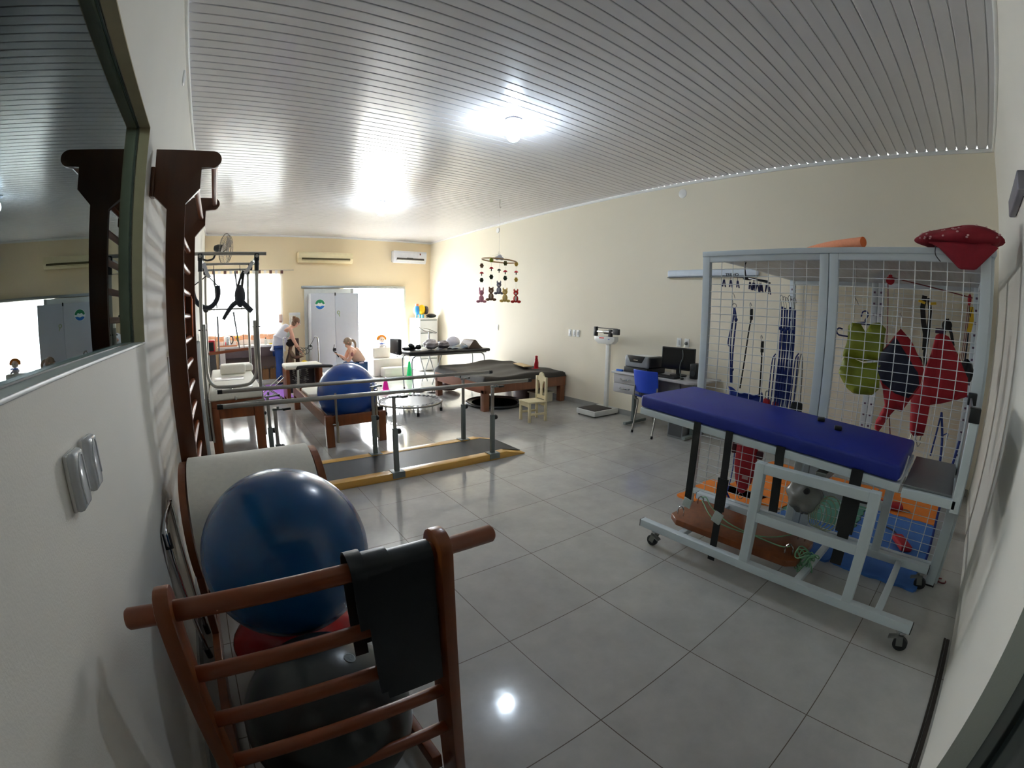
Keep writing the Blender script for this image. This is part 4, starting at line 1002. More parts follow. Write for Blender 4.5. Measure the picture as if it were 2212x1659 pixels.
# ================================================================== BLUE TRAMPOLINE
TX, TY, TR, TZ = 1.06, 4.33, .49, .13
t = thing('trampoline', 'round mini trampoline with blue jump mat beside the handrails', 'trampoline', (TX, TY, 0))
MB().tube([(TX + TR * math.cos(2 * PI * k / 64), TY + TR * math.sin(2 * PI * k / 64), TZ) for k in range(64)], .016, 10, closed=True).build('rim', M_steel, t)
MB().lathe([(0, 0), (.37, 0), (.37, .005), (0, .005)], (TX, TY, TZ + .002), 56).build('jump_mat', mat('slate_blue_fabric', rgb(48, 98, 160), rough=.75, var=.06), t)
MB().lathe([(.368, -.001), (.385, .002), (.385, .008), (.368, .007)], (TX, TY, TZ + .001), 56).build('mat_edge', M_black, t)
b = MB()
for k in range(36):
    a = 2 * PI * k / 36
    b.strip([(TX + .38 * math.cos(a), TY + .38 * math.sin(a), TZ + .006), (TX + (TR - .005) * math.cos(a), TY + (TR - .005) * math.sin(a), TZ + .017), (TX + (TR + .014) * math.cos(a), TY + (TR + .014) * math.sin(a), TZ)], .035, (-math.sin(a), math.cos(a), 0), .003)
b.build('elastic_straps', mat('dark_webbing', rgb(66, 66, 72), rough=.7), t)
for k in range(6):
    a = 2 * PI * k / 6 + .35
    x, y = TX + TR * math.cos(a), TY + TR * math.sin(a)
    l = MB().rod((x, y, .012), (x, y, TZ - .01), .013, 10).build('leg', M_steel, t)
    MB().rod((x, y, 0), (x, y, .05), .021, 12).build('rubber_foot', M_black, l)

# ================================================================== CHILD CHAIR
ca = math.radians(-85); cx, cy = 2.235, 2.795
t = thing('child_chair', 'small cream painted wooden child chair with cut-out backrest', 'chair', (cx, cy, 0))
M_cp = mat('cream_painted_wood', rgb(222, 208, 168), rough=.5, var=.06, scale=20)
ax = V(1.0, -.12, 0).normalized(); ay = V(.12, 1.0, 0)   # ax points to the backrest side
def cp(a, b_, z): return V(cx, cy, 0) + ax * a + ay * b_ + V(0, 0, z)
CR = Matrix((ax, ay, V(0, 0, 1))).transposed()
MB().box(cp(-.005, 0, .275), (.29, .27, .022), rot=CR, bev=.005).build('seat', M_cp, t)
for b_ in (-.115, .115):
    MB().box(cp(-.125, b_, .132), (.032, .032, .264), rot=CR, bev=.003).build('leg', M_cp, t)
    MB().box(cp(.135, b_, .305), (.030, .032, .61), rot=CR, bev=.003).build('back_leg', M_cp, t)
    MB().box(cp(0, b_, .11), (.235, .02, .03), rot=CR, bev=.003).build('stretcher', M_cp, t)
for a in (-.125, .135): MB().box(cp(a, 0, .235), (.02, .2, .05), rot=CR, bev=.003).build('apron', M_cp, t)
# splat with vase outline and crest
def slat(pts, name):
    b = MB(); t0 = bmesh.new()
    A = [t0.verts.new(CR @ Vector((-.008, p[0], p[1]))) for p in pts]; B = [t0.verts.new(CR @ Vector((.008, p[0], p[1]))) for p in pts]
    t0.faces.new(A); t0.faces.new(B[::-1])
    for i in range(len(pts)): t0.faces.new((A[i], A[(i + 1) % len(pts)], B[(i + 1) % len(pts)], B[i]))
    for v in t0.verts: v.co += cp(.135, 0, 0)
    b._merge(t0); b.build(name, M_cp, t)
slat([(-.1, .55), (.1, .55), (.1, .60), (.06, .625), (.045, .655), (0, .672), (-.045, .655), (-.06, .625), (-.1, .60)], 'crest_rail')
slat([(-.1, .30), (.1, .30), (.1, .35), (-.1, .35)], 'lower_rail')
slat([(-.03, .35), (.03, .35), (.024, .43), (.034, .50), (.055, .55), (-.055, .55), (-.034, .50), (-.024, .43)], 'back_splat')

# ================================================================== SCALE
t = thing('medical_scale', 'white mechanical column scale standing against the right wall', 'scale', (3.3, 2.5, 0))
M_sc = mat('white_scale_enamel', rgb(222, 222, 218), rough=.35)
MB().bb(3.03, 3.55, 2.36, 2.74, .018, .095, bev=.006).build('base', M_sc, t)
MB().bb(3.045, 3.42, 2.38, 2.72, .095, .104, bev=.003).build('rubber_top', mat('dark_brown_rubber', rgb(58, 50, 46), rough=.7), t)
for x in (3.06, 3.52):
    for y in (2.39, 2.71): MB().rod((x, y, 0), (x, y, .02), .015).build('foot', M_black, t)
MB().bb(3.43, 3.475, 2.50, 2.565, .095, 1.06, bev=.004).build('column', M_sc, t)
MB().bb(3.476, 3.49, 2.555, 2.575, .1, 1.06).build('column_edge', M_grey, t)
MB().prism([(2.38, 1.16), (2.78, 1.16), (2.78, 1.10), (2.70, 1.05), (2.44, 1.05), (2.38, 1.10)], 'x', 3.40, 3.50, bev=.006).build('head_box', M_sc, t)
MB().bb(3.40, 3.425, 2.36, 2.74, 1.215, 1.24, bev=.003).build('beam', M_chrome, t)
MB().rod((3.42, 2.34, 1.28), (3.42, 2.75, 1.285), .006).build('beam', M_black, t)
MB().bb(3.39, 3.44, 2.74, 2.79, 1.16, 1.30, bev=.005).build('beam_stop', M_black, t)
MB().bb(3.39, 3.44, 2.30, 2.41, 1.195, 1.28, bev=.008).bb(3.395, 3.44, 2.44, 2.50, 1.16, 1.27, bev=.006).build('weight', M_black, t)
MB().rod((3.41, 2.47, 1.225), (3.41, 2.58, 1.225), .03, 16).build('weight', M_chrome, t)
MB().bb(3.3985, 3.4005, 2.58, 2.68, 1.128, 1.145).build('name_label', mat('red_label', rgb(200, 40, 40)), t)
MB().bb(3.3985, 3.4005, 2.47, 2.50, 1.118, 1.128).build('model_label', mat('blue_label', rgb(40, 80, 180)), t)

# ================================================================== DESK
t = thing('desk', 'grey laminate computer desk with two drawers against the right wall', 'desk', (3.25, 1.35, 0))
M_lam = mat('grey_laminate', rgb(178, 176, 178), rough=.45, var=.04, scale=40)
DX_0, DX_1, DY0, DY1, DZ = 2.93, 3.57, .70, 2.0, .745
pr = [(DX_0 + .1, DY0), (DX_1, DY0), (DX_1, DY1), (DX_0, DY1), (DX_0, DY0 + .1)] 
pr = [(DX_1, DY0), (DX_1, DY1), (DX_0, DY1)] + [(DX_0 + .12 - .12 * math.cos(a), DY0 + .12 - .12 * math.sin(a)) for a in [PI / 2 * k / 6 for k in range(7)]]
MB().prism(pr, 'z', DZ - .026, DZ, bev=.004).build('desk_top', M_lam, t)
MB().bb(3.30, 3.32, DY0 + .12, DY1 - .1, .38, DZ - .027).build('modesty_panel', M_lam, t)
for y in (DY0 + .18, DY1 - .17):
    MB().bb(3.22, 3.28, y - .02, y + .02, .05, DZ - .028, bev=.004).build('leg', M_grey, t)
    MB().bb(3.06, 3.52, y - .025, y + .025, .015, .055, bev=.008).build('foot_bar', M_grey, t)
MB().bb(2.97, 3.40, 1.52, 1.97, .465, DZ - .027, bev=.003).build('drawer_case', M_lam, t)
for z0 in (.475, .60):
    d = MB().bb(2.948, 2.968, 1.525, 1.965, z0, z0 + .115, bev=.003).build('drawer', M_lam, t)
    MB().tube([(2.947, 1.68, z0 + .06), (2.925, 1.70, z0 + .055), (2.925, 1.82, z0 + .055), (2.947, 1.84, z0 + .06)], .008, 8, smooth=3).build('handle', M_chrome, d)
MB().rod((2.945, 1.575, .68), (2.955, 1.575, .68), .009, 12).build('lock', M_chrome, t)

t = thing('laser_printer', 'grey and black laser printer on the left end of the desk', 'printer', (3.2, 1.66, DZ))
MB().bb(3.02, 3.42, 1.47, 1.86, DZ + .001, DZ + .07, bev=.008).build('lower_tray', mat('charcoal_plastic', rgb(40, 40, 44), rough=.4), t)
MB().bb(3.03, 3.08, 1.475, 1.855, DZ + .072, DZ + .225, bev=.02).build('front_cover', mat('mid_grey_plastic', rgb(140, 143, 148), rough=.4), t)
MB().bb(3.075, 3.43, 1.475, 1.855, DZ + .072, DZ + .215, bev=.02).build('housing', mat('charcoal_plastic', rgb(40, 40, 44)), t)
MB().prism([(1.52, DZ + .225), (1.81, DZ + .225), (1.76, DZ + .14), (1.57, DZ + .14)], 'x', 3.022, 3.032, bev=.003).build('control_panel', M_black, t)
MB().bb(3.0205, 3.0225, 1.63, 1.70, DZ + .165, DZ + .177).build('logo_plate', M_chrome, t)
MB().bb(3.10, 3.36, 1.54, 1.80, DZ + .2155, DZ + .219).build('paper', M_plastic_white, t)

t = thing('monitor', 'black computer monitor on the desk beside the printer', 'monitor', (3.3, 1.22, DZ))
mr = .18; mx = V(math.sin(mr) * -1, math.cos(mr), 0)
MRm = Matrix.Rotation(mr, 3, 'Z')
MB().box((3.33, 1.21, DZ + .22), (.035, .46, .285), rot=MRm, bev=.008).build('display', M_black, t)
MB().box((3.33 - .0185 * math.cos(mr), 1.21 - .0185 * math.sin(mr), DZ + .225), (.003, .43, .25), rot=MRm).build('screen', mat('dark_screen', rgb(14, 15, 18), rough=.2), t)
MB().box((3.35, 1.21, DZ + .07), (.03, .06, .12), rot=MRm).lathe([(0, 0), (.11, 0), (.11, .012), (.03, .02), (0, .02)], (3.35, 1.21, DZ + .001), 28).build('stand', M_black, t)
MB().tube([(3.31, 1.14, DZ + .34), (3.29, 1.12, DZ + .25), (3.285, 1.15, DZ + .16), (3.27, 1.14, DZ + .06), (3.24, 1.10, DZ + .012), (3.20, 1.16, DZ + .007)], .004, 6, smooth=4).build('cable', M_grey, t)
for y, lab in ((.93, 'black computer speaker on the desk beside the cage post'),):
    t = thing('speaker', lab, 'speaker', (3.3, y, DZ))
    MB().bb(3.24, 3.40, y - .05, y + .05, DZ + .001, DZ + .19, bev=.015).build('speaker_box', M_black, t)
    MB().lathe([(0, 0), (.035, 0), (.035, .004), (.02, .002), (0, .006)], (3.239, y, DZ + .07), 20, R=Matrix.Rotation(-PI / 2, 3, 'Y')).build('driver', mat('speaker_cone', rgb(52, 54, 58), rough=.3), t)
    MB().lathe([(0, 0), (.02, 0), (.02, .004), (0, .006)], (3.239, y, DZ + .14), 16, R=Matrix.Rotation(-PI / 2, 3, 'Y')).build('driver', mat('speaker_cone', rgb(52, 54, 58)), t)
t = thing('keyboard', 'black keyboard on the desk in front of the monitor', 'keyboard', (3.06, 1.25, DZ)); MB().bb(3.0, 3.14, 1.04, 1.42, DZ + .001, DZ + .02, bev=.005).build('keyboard_base', M_black, t); MB().bb(3.01, 3.13, 1.05, 1.41, DZ + .02, DZ + .025).build('keys', mat('key_grey', rgb(36, 36, 40), rough=.5), t)
o = MB().ball((3.08, .98, DZ + .013), (.03, .02, .014)).build('computer_mouse', M_black, None); tag(o, 'black mouse on the desk beside the keyboard', 'mouse')
o = MB().bb(2.98, 3.02, 1.86, 1.96, DZ + .001, DZ + .025, bev=.004).build('stapler', mat('bright_blue_plastic', rgb(40, 110, 210)), None); tag(o, 'small bright blue object at the left corner of the desk', 'stapler')
o = MB().bb(3.10, 3.28, .92, 1.15, .002, .36, bev=.006).build('computer_case', mat('case_grey', rgb(120, 122, 124), rough=.5), None); tag(o, 'grey computer case on the floor under the desk', 'computer'); MB().bb(3.096, 3.10, .94, 1.13, .03, .34).build('front_panel', mat('case_dark', rgb(70, 72, 74)), o)
o = MB().tube([(3.26, 1.12, .7), (3.24, 1.08, .4), (3.2, 1.10, .16), (3.16, 1.13, .1), (3.13, 1.1, .15), (3.16, 1.07, .14), (3.2, 1.1, .02)], .006, 6, smooth=4).build('cable', M_black, None); tag(o, 'loose black cable hanging under the desk', 'cable')

# blue chair
t = thing('office_chair', 'blue plastic chair with tube legs at the desk', 'chair', (3.1, 1.4, 0))
M_cb = mat('bright_blue_plastic_shell', rgb(20, 66, 190), rough=.4, var=.05)
def bk(u, v):
    y = 1.20 + .36 * u; z = .535 + .29 * v
    return Vector((2.905 - .045 * v + .05 * (2 * u - 1) ** 2 * (1 - .2 * v), y + (.012 * (2 * u - 1) * (v)), z))
MB().surf(bk, 16, 10).build('backrest', M_cb, t, solid=.008, subsurf=1)
def se(u, v):
    x = 2.93 + .40 * u; y = 1.20 + .38 * v
    return Vector((x, y, .445 + .03 * (1 - u) ** 3 - .05 * max(0, u - .8) ** 1 + .03 * (2 * v - 1) ** 2))
MB().surf(se, 14, 12).build('seat', M_cb, t, solid=.008, subsurf=1)
MB().tube([(2.92, 1.55, .03), (2.99, 1.54, .40), (2.95, 1.55, .44), (2.92, 1.555, .50), (2.93, 1.555, .62)], .011, 10, smooth=4).build('frame_tube', M_steel, t)
MB().tube([(2.86, 1.19, .03), (2.97, 1.22, .40), (2.95, 1.21, .44), (2.92, 1.205, .50), (2.93, 1.205, .62)], .011, 10, smooth=4).build('frame_tube', M_steel, t)
for y in (1.24, 1.53): MB().rod((3.38, y + (.02 if y > 1.4 else -.02), .03), (3.27, y, .43), .011).build('frame_tube', M_steel, t)
for p in ((2.92, 1.55), (2.86, 1.19), (3.385, 1.55), (3.385, 1.22)): MB().rod((p[0] - .002, p[1], 0), (p[0] + .004, p[1], .035), .015).build('rubber_foot', M_black, t)

t.location.x -= .035

# ================================================================== RIGHT WALL
plate('wall_socket', 'white socket plate on the right wall above the foam wedge', XR, 5.69, 1.17, -1, kind='socket')
for y, lab in ((3.526, 'white plate on the right wall left of the scale, farthest of three'), (3.425, 'white plate on the right wall left of the scale, middle of three'), (3.338, 'white plate on the right wall left of the scale, nearest of three')):
    plate('wall_socket', lab, XR, y, 1.162, -1, kind='socket', group='row of three plates by the scale')
plate('wall_socket', 'white socket plate on the right wall above the monitor', XR, 1.385, 1.155, -1, kind='socket')
tp = plate('wall_socket', 'white socket plate with a plug in it above the monitor', XR, 1.262, 1.155, -1, kind='socket')
MB().lathe([(0, 0), (.022, 0), (.018, .03), (.010, .04), (0, .04)], (XR - .012, 1.262, 1.15), 16, R=Matrix.Rotation(-PI / 2, 3, 'Y')).build('plug', M_grey, tp)
disc('round white cover plate high on the right wall above the desk', XR, 1.375, 3.155, -1, .062)
disc('round white cover plate high on the right wall above the mobile', XR, 5.72, 3.17, -1, .055)
t = thing('light_fixture', 'long white wall fixture with dark lower edge behind the cage corner', 'light fixture', (XR, .9, 2.06))
MB().bb(XR - .06, XR - .002, .27, 1.58, 2.025, 2.115, bev=.02).build('fixture_body', mat('bluish_white_plastic', rgb(214, 224, 236), rough=.35), t)
MB().bb(XR - .062, XR - .004, .29, 1.58, 2.014, 2.024).build('lower_edge', mat('grey_edge', rgb(110, 112, 116)), t)
# dirt marks on the right wall behind the scale are part of the paint

# ================================================================== BABY MOBILE
MXc, MYc, MZc = 2.45, 3.98, 2.31
t = thing('baby_mobile', 'hanging felt baby mobile with wooden ring over the mat table', 'mobile', (MXc, MYc, MZc))
tl = Matrix.Rotation(math.radians(5), 3, V(.57, .82, 0)) @ Matrix.Rotation(math.radians(0), 3, 'X')
def mp_(a, r=.275): return V(MXc, MYc, MZc) + tl @ Vector((r * math.cos(a), r * math.sin(a), 0))
MB().tube([mp_(2 * PI * k / 48) for k in range(48)], .011, 8, closed=True).build('ring', mat('bamboo', rgb(176, 140, 96), rough=.5), t)
MB().rod((MXc, MYc, MZc + .14), (MXc, MYc, ZC - .03), .0015, 5).build('cord', mat('pale_thread', rgb(200, 196, 188)), t)
MB().tube([(MXc, MYc, ZC), (MXc, MYc, ZC - .12), (MXc + .015, MYc, ZC - .135), (MXc + .02, MYc, ZC - .115)], .005, 6, smooth=3).build('ceiling_hook', M_steel, t)
MB().tube([(MXc + .016 * math.cos(2 * PI * k / 20), MYc, MZc + .125 + .016 * math.sin(2 * PI * k / 20)) for k in range(20)], .002, 6, closed=True).build('hanging_ring', M_chrome, t)
MB().ball((MXc - .04, MYc, MZc + .035), (.045, .025, .03)).ball((MXc + .01, MYc, MZc + .055), (.045, .03, .042)).ball((MXc + .05, MYc, MZc + .035), (.04, .025, .028)).build('felt_cloud', mat('white_felt', rgb(206, 206, 214), rough=.95), t)
b = MB()
for k in range(5): b.rod(mp_(2 * PI * k / 5 + 1.2), (MXc, MYc, MZc + .11), .001, 4)
b.build('cord', mat('pale_thread', rgb(200, 196, 188)), t)
def felt(c): return mat('felt_%d_%d_%d' % c, rgb(*c), rough=.95, bump=.2, bscale=200)
PINK, RED2, DKG, GRN, OLV, BRN, SND, GRY, YEL, FOX = (206, 140, 160), (196, 44, 54), (50, 58, 40), (150, 160, 50), (92, 86, 40), (128, 94, 70), (222, 190, 110), (116, 116, 128), (206, 170, 80), (186, 44, 36)
def animal(p, s, c, belly, ears):
    # sitting felt toy: body, paws, head with ears, muzzle
    x, y, z = p
    r = V(.82, -.57, 0)
    q = lambda a, h, d=0: V(x, y, z) + r * (a * s) + V(-.57, -.82, 0) * (d * s) + V(0, 0, h * s)
    o = MB().ball(q(0, -.155), (.042 * s, .038 * s, .06 * s)).ball(q(0, -.06), (.042 * s, .036 * s, .042 * s)).ball(q(-.05, -.2, .01), (.034 * s, .03 * s, .022 * s)).ball(q(.05, -.2, .01), (.034 * s, .03 * s, .022 * s))
    for k in (-1, 1):
        o.ball(q(.028 * k, -.02 + ears * .5), (.012 * s, .008 * s, (.018 + ears) * s))
    o = o.build('felt_animal', felt(c), t)
    MB().ball(q(0, -.15, .03), (.024 * s, .012 * s, .038 * s)).ball(q(0, -.07, .03), (.02 * s, .012 * s, .016 * s)).build('felt_patch', felt(belly), o)
def mushroom(p, c, w=.035, h=.05):
    x, y, z = p
    o = MB().lathe([(0, h * .5), (w * .5, h * .38), (w, 0), (w * .8, -.006), (0, -.004)], (x, y, z), 14).build('felt_mushroom', felt(c), t)
    MB().rod((x, y, z - .004), (x, y, z - h * .8), .008).build('stem', felt(DKG), o)
def leaf(p, c, w=.03):
    x, y, z = p
    b = MB()
    b.ball((x, y, z), (w, w * .6, w * 1.1))
    for k in range(6): b.ball((x + w * .8 * math.cos(k * PI / 3), y, z + w * .9 * math.sin(k * PI / 3)), w * .45, 8, 6)
    b.build('felt_leaf', felt(c), t)
vd = math.atan2(-.57, .82)
for ang, items in ((vd + PI + .1, [('l', BRN, .11), ('m', RED2, .23), ('l', DKG, .34), ('a', PINK, .60, PINK, .02)]), (vd - 2.0, [('l', GRN, .03), ('m', RED2, .16), ('l', DKG, .29), ('a', BRN, .56, (170, 150, 130), .0)]), (vd + 1.57, [('m', DKG, .13), ('a', GRY, .43, (170, 170, 178), .008)]), (vd - 1.2, [('l', OLV, .06), ('m', RED2, .19), ('l', DKG, .29), ('a', SND, .56, (236, 212, 150), .005)]), (vd - .1, [('l', YEL, .03), ('m', RED2, .16), ('l', YEL, .28), ('a', FOX, .55, (230, 224, 220), .005)])):
    p = mp_(ang)
    L = items[-1][2] - .02
    MB().rod(p, (p.x, p.y, p.z - L), .001, 4).build('cord', mat('pale_thread', rgb(200, 196, 188)), t)
    for it in items:
        q = (p.x, p.y, p.z - it[2])
        if it[0] == 'l': leaf(q, it[1])
        elif it[0] == 'm': mushroom(q, it[1])
        else: animal((q[0], q[1], q[2] + .12), 1.0, it[1], it[3], it[4])
# ================================================================== SUSPENSION CAGE
GX0, GX1, GY0, GY1, GZ = 1.51, 3.46, -2.095, -.195, 2.0
t = thing('therapy_cage', 'big pale grey square tube cage with wire mesh walls in the right corner', 'cage', (2.5, -1.15, 0))
def frame_panel(x, ya, yb, name):
    """upright frame with a wire mesh, standing in the plane x"""
    p = MB()
    for y in (ya, yb): p.bb(x - .02, x + .02, y - .03, y + .03, .0, 1.965, bev=.003)
    for z in (1.945, .125): p.bb(x - .018, x + .018, ya + .03, yb - .03, z - .022, z + .022, bev=.003)
    p = p.build(name, M_paint, t)
    b = MB()
    n = 9
    for k in range(1, n):
        y = ya + .03 + (yb - ya - .06) * k / n
        b.rod((x, y, .145), (x, y, 1.925), .0028, 6)
    z = .145 + .055
    while z < 1.92:
        b.rod((x - .005, ya + .03, z), (x - .005, yb - .03, z), .0024, 6); z += .0556
    b.build('wire_mesh', mat('white_wire', rgb(220, 224, 226), rough=.35), p)
    return p
GM = -1.13
for x, nm in ((GX0, 'front_panel'), (GX1, 'back_panel')):
    frame_panel(x, GY0, GM - .033, nm); frame_panel(x, GM + .033, GY1, nm)
# side panel along the near wall
p = MB()
for x in (GX0 + .06, 2.46, 2.52, GX1 - .06): p.bb(x - .03, x + .03, GY0 - .05, GY0 - .01, 0, 1.965, bev=.003)
for z in (1.945, .125): p.bb(GX0 + .09, GX1 - .09, GY0 - .048, GY0 - .012, z - .022, z + .022)
p = p.build('side_panel', M_paint, t)
b = MB()
for k in range(1, 18): b.rod((GX0 + .03 + .105 * k, GY0 - .03, .145), (GX0 + .03 + .105 * k, GY0 - .03, 1.925), .0028, 5)
for k in range(32): b.rod((GX0 + .09, GY0 - .036, .2 + .0556 * k), (GX1 - .09, GY0 - .036, .2 + .0556 * k), .0024, 5)
b.build('wire_mesh', mat('white_wire', rgb(220, 224, 226)), p)
# top frame and its pale board
b = MB()
for x in (GX0, GX1): b.bb(x - .025, x + .025, GY0 - .06, GY1 + .032, 1.966, 2.004, bev=.004)
for y in (GY0 - .035, GM, GY1 + .007): b.bb(GX0 + .025, GX1 - .025, y - .024, y + .024, 1.966, 2.004, bev=.004)
b.build('top_frame', M_paint, t)
MB().bb(GX0 + .03, GX1 - .03, GY0 - .01, GY1 - .02, 1.962, 1.972).build('top_board', mat('streaked_grey_board', rgb(186, 190, 196), rough=.35, second=rgb(130, 128, 128), scale=9, stretch=(.25, 4, 1)), t)
for x in (GX0, GX1):
    for y in (GY0, GM - .033, GM + .033, GY1):
        MB().bb(x - .024, x + .024, y - .034, y + .034, 0, .010).build('foot_plate', M_black, t)
# small numbered stickers up the back posts
M_tick = mat('purple_ink', rgb(96, 70, 96))
for y in (GY1, GM + .033, GM - .033, GY0):
    b = MB(); z = .3
    while z < 1.9: b.bb(GX1 - .0225, GX1 - .0205, y - .010, y + .010, z, z + .02); z += .1112
    o = b.build('number_stickers', M_tick, t); o['kind'] = 'stuff'

# red bag and pool noodle on top
b = MB()
rnd = random.Random(4)
def rb(u, v):
    a = 2 * PI * u; pz = PI * v
    k = 1 + .10 * math.sin(3 * a + 1) * math.sin(pz) + .05 * math.sin(7 * a + 4 * pz)
    y = -1.955 + .262 * k * math.sin(pz) * math.cos(a); x = 1.60 + .17 * k * math.sin(pz) * math.sin(a)
    z = 2.072 + .066 * math.cos(pz) * (1 + .25 * math.sin(2 * a))
    y = max(y, -2.275)
    return Vector((x, y, z))
b.surf(rb, 48, 28, closed_u=True); bmesh.ops.remove_doubles(b.bm, verts=list(b.bm.verts), dist=1e-5)
M_redprint = mat('dark_red_print', rgb(140, 14, 34), rough=.75, var=.15, scale=20, bump=.25, bscale=30)
t = thing('cloth_bag', 'dark red patterned cloth bag slumped over the top corner of the cage', 'bag', (1.6, -1.95, 2.0))
b.build('bag_body', M_redprint, t, ang=70)
def flap(u, v):
    y = -1.78 - .36 * u + .02 * math.sin(5 * v); w = math.sin(PI * u)
    return Vector((1.474 - .012 * math.sin(PI * v) - .012 * w, y, 2.03 - (.015 + .135 * min(1, 1.35 * (1 - abs(2 * u - 1.05)))) * v))
MB().surf(flap, 24, 10).build('bag_flap', M_redprint, t, solid=.006)
b = MB(); 
for k in range(60):
    a, pz = rnd.uniform(0, 6.28), rnd.uniform(.5, 1.9)
    q = rb(a / 6.283, pz / PI); n = (q - V(1.6, -1.955, 2.072)).normalized()
    if q.y > -2.26: b.ball(q + n * .001, (.004, .008, .006), 6, 4)
o = b.build('printed_motifs', mat('pale_print_dots', rgb(206, 160, 160), rough=.8), t); o['kind'] = 'stuff'
MB().tube([(1.478, -1.80, 2.01), (1.470, -1.80, 1.96), (1.470, -1.83, 1.92)], .003, 6, smooth=3).build('drawstring', M_black, t)
t = thing('pool_noodle', 'orange foam pool noodle lying on top of the cage', 'pool noodle', (1.7, -1.2, 2.0))
def noodle():
    P = catmull([V(1.535, -1.345, 2.042), V(1.68, -1.08, 2.040), V(1.98, -.80, 2.040), V(2.4, -.6, 2.040)], 8)
    return P
P = noodle()
MB().tube(P, .034, 20).build('foam_tube', mat('orange_foam', rgb(244, 160, 120), rough=.8, var=.08, scale=60, bump=.2), t)
d = (P[0] - P[1]).normalized(); e = P[0] + d * .0015
Rn = d.to_track_quat('Z', 'Y').to_matrix()
MB().lathe([(.015, 0), (.033, 0), (.033, .0006), (.015, .0006)], e, 20, R=Rn).build('cut_end', mat('deep_orange_foam', rgb(222, 112, 56), rough=.8), t)
MB().lathe([(0, 0), (.015, 0), (0, .0004)], e, 16, R=Rn).build('hollow', mat('dark_orange_hollow', rgb(150, 60, 24), rough=.9), t)

# ------------------------------------------------------------------ things hanging in the cage
M_cordb = mat('dark_blue_cord', rgb(28, 48, 120), rough=.7, var=.15, scale=40)
M_hook = mat('dull_steel_hook', rgb(140, 140, 136), rough=.35, metal=.8)
M_strapk = mat('black_webbing', rgb(22, 22, 22), rough=.75, bump=.3, bscale=300)
M_redbag = mat('red_canvas', rgb(170, 16, 34), rough=.7, var=.1, bump=.1)
M_navy = mat('navy_neoprene', rgb(24, 26, 48), rough=.75)
def hook(b, x, y, z, s=.03):
    b.tube([(x - .004, y - .3 * s, z), (x - .01, y - .2 * s, z + .5 * s), (x, y + .1 * s, z + .75 * s), (x + .008, y + .35 * s, z + .3 * s), (x, y + .1 * s, z - .3 * s), (x, y, z - s)], .0022, 6, smooth=3)
    return b
hx = GX0 + .024
# blue elastic with ring
t = thing('elastic_cord', 'long doubled blue elastic cord with steel ring hooked on the mesh left of centre', 'cord', (hx, -.42, 1.62))
hook(MB(), hx - .02, -.42, 1.655, .05).tube([(hx, -.42 + .018 * math.cos(a), 1.60 + .018 * math.sin(a)) for a in [2 * PI * k / 16 for k in range(16)]], .003, 6, closed=True).build('hook', M_hook, t)
MB().tube([(hx, -.42, 1.585), (hx + .01, -.41, 1.50), (hx, -.405, 1.35), (hx, -.415, 1.2), (hx, -.43, 1.03)], .006, 6, smooth=4).tube([(hx, -.425, 1.585), (hx, -.44, 1.5), (hx, -.432, 1.35), (hx, -.43, 1.2), (hx, -.44, 1.03)], .006, 6, smooth=4).tube([(hx, -.43, 1.55), (hx, -.395, 1.4), (hx, -.385, 1.32), (hx, -.40, 1.30)], .005, 6, smooth=3).ball((hx, -.44, 1.50), .014, 8, 6).ball((hx, -.435, 1.13), .013, 8, 6).build('cord', M_cordb, t)
for k, (y0, z0, y1, z1) in enumerate(((-.56, 1.585, -.51, 1.0), (-.66, 1.36, -.67, .96))):
    t = thing('black_strap', ('longer' if k == 0 else 'shorter') + ' slim black strap hanging on the left cage mesh down to the blue sling', 'strap', (hx, y0, z0))
    hook(MB(), hx - .015, y0, z0 + .02, .03).build('hook', M_hook, t)
    MB().strip([(hx + .004, y0, z0), (hx + .004, y0 - .002, z0 - .08)], .022, (0, 1, 0), .005).tube([(hx + .004, y0, z0 - .08), (hx + .004, (y0 * 2 + y1) / 3, (z0 * 2 + z1) / 3), (hx + .004, y1, z1)], .0055, 6, smooth=3).build('webbing', M_strapk, t)
t = thing('sling_seat', 'blue canvas sling seat hanging behind the left cage mesh', 'sling', (hx + .02, -.54, .94))
MB().surf(lambda u, v: Vector((hx + .03 + .03 * math.sin(PI * v), -.40 - .28 * u, .995 - .012 * u - .03 * math.sin(PI * u) * (1 - v) - .10 * v + .008 * math.sin(14 * u + 6 * v))), 20, 8).build('canvas', mat('blue_canvas', rgb(24, 52, 140), rough=.7, var=.12, bump=.1), t, solid=.006)
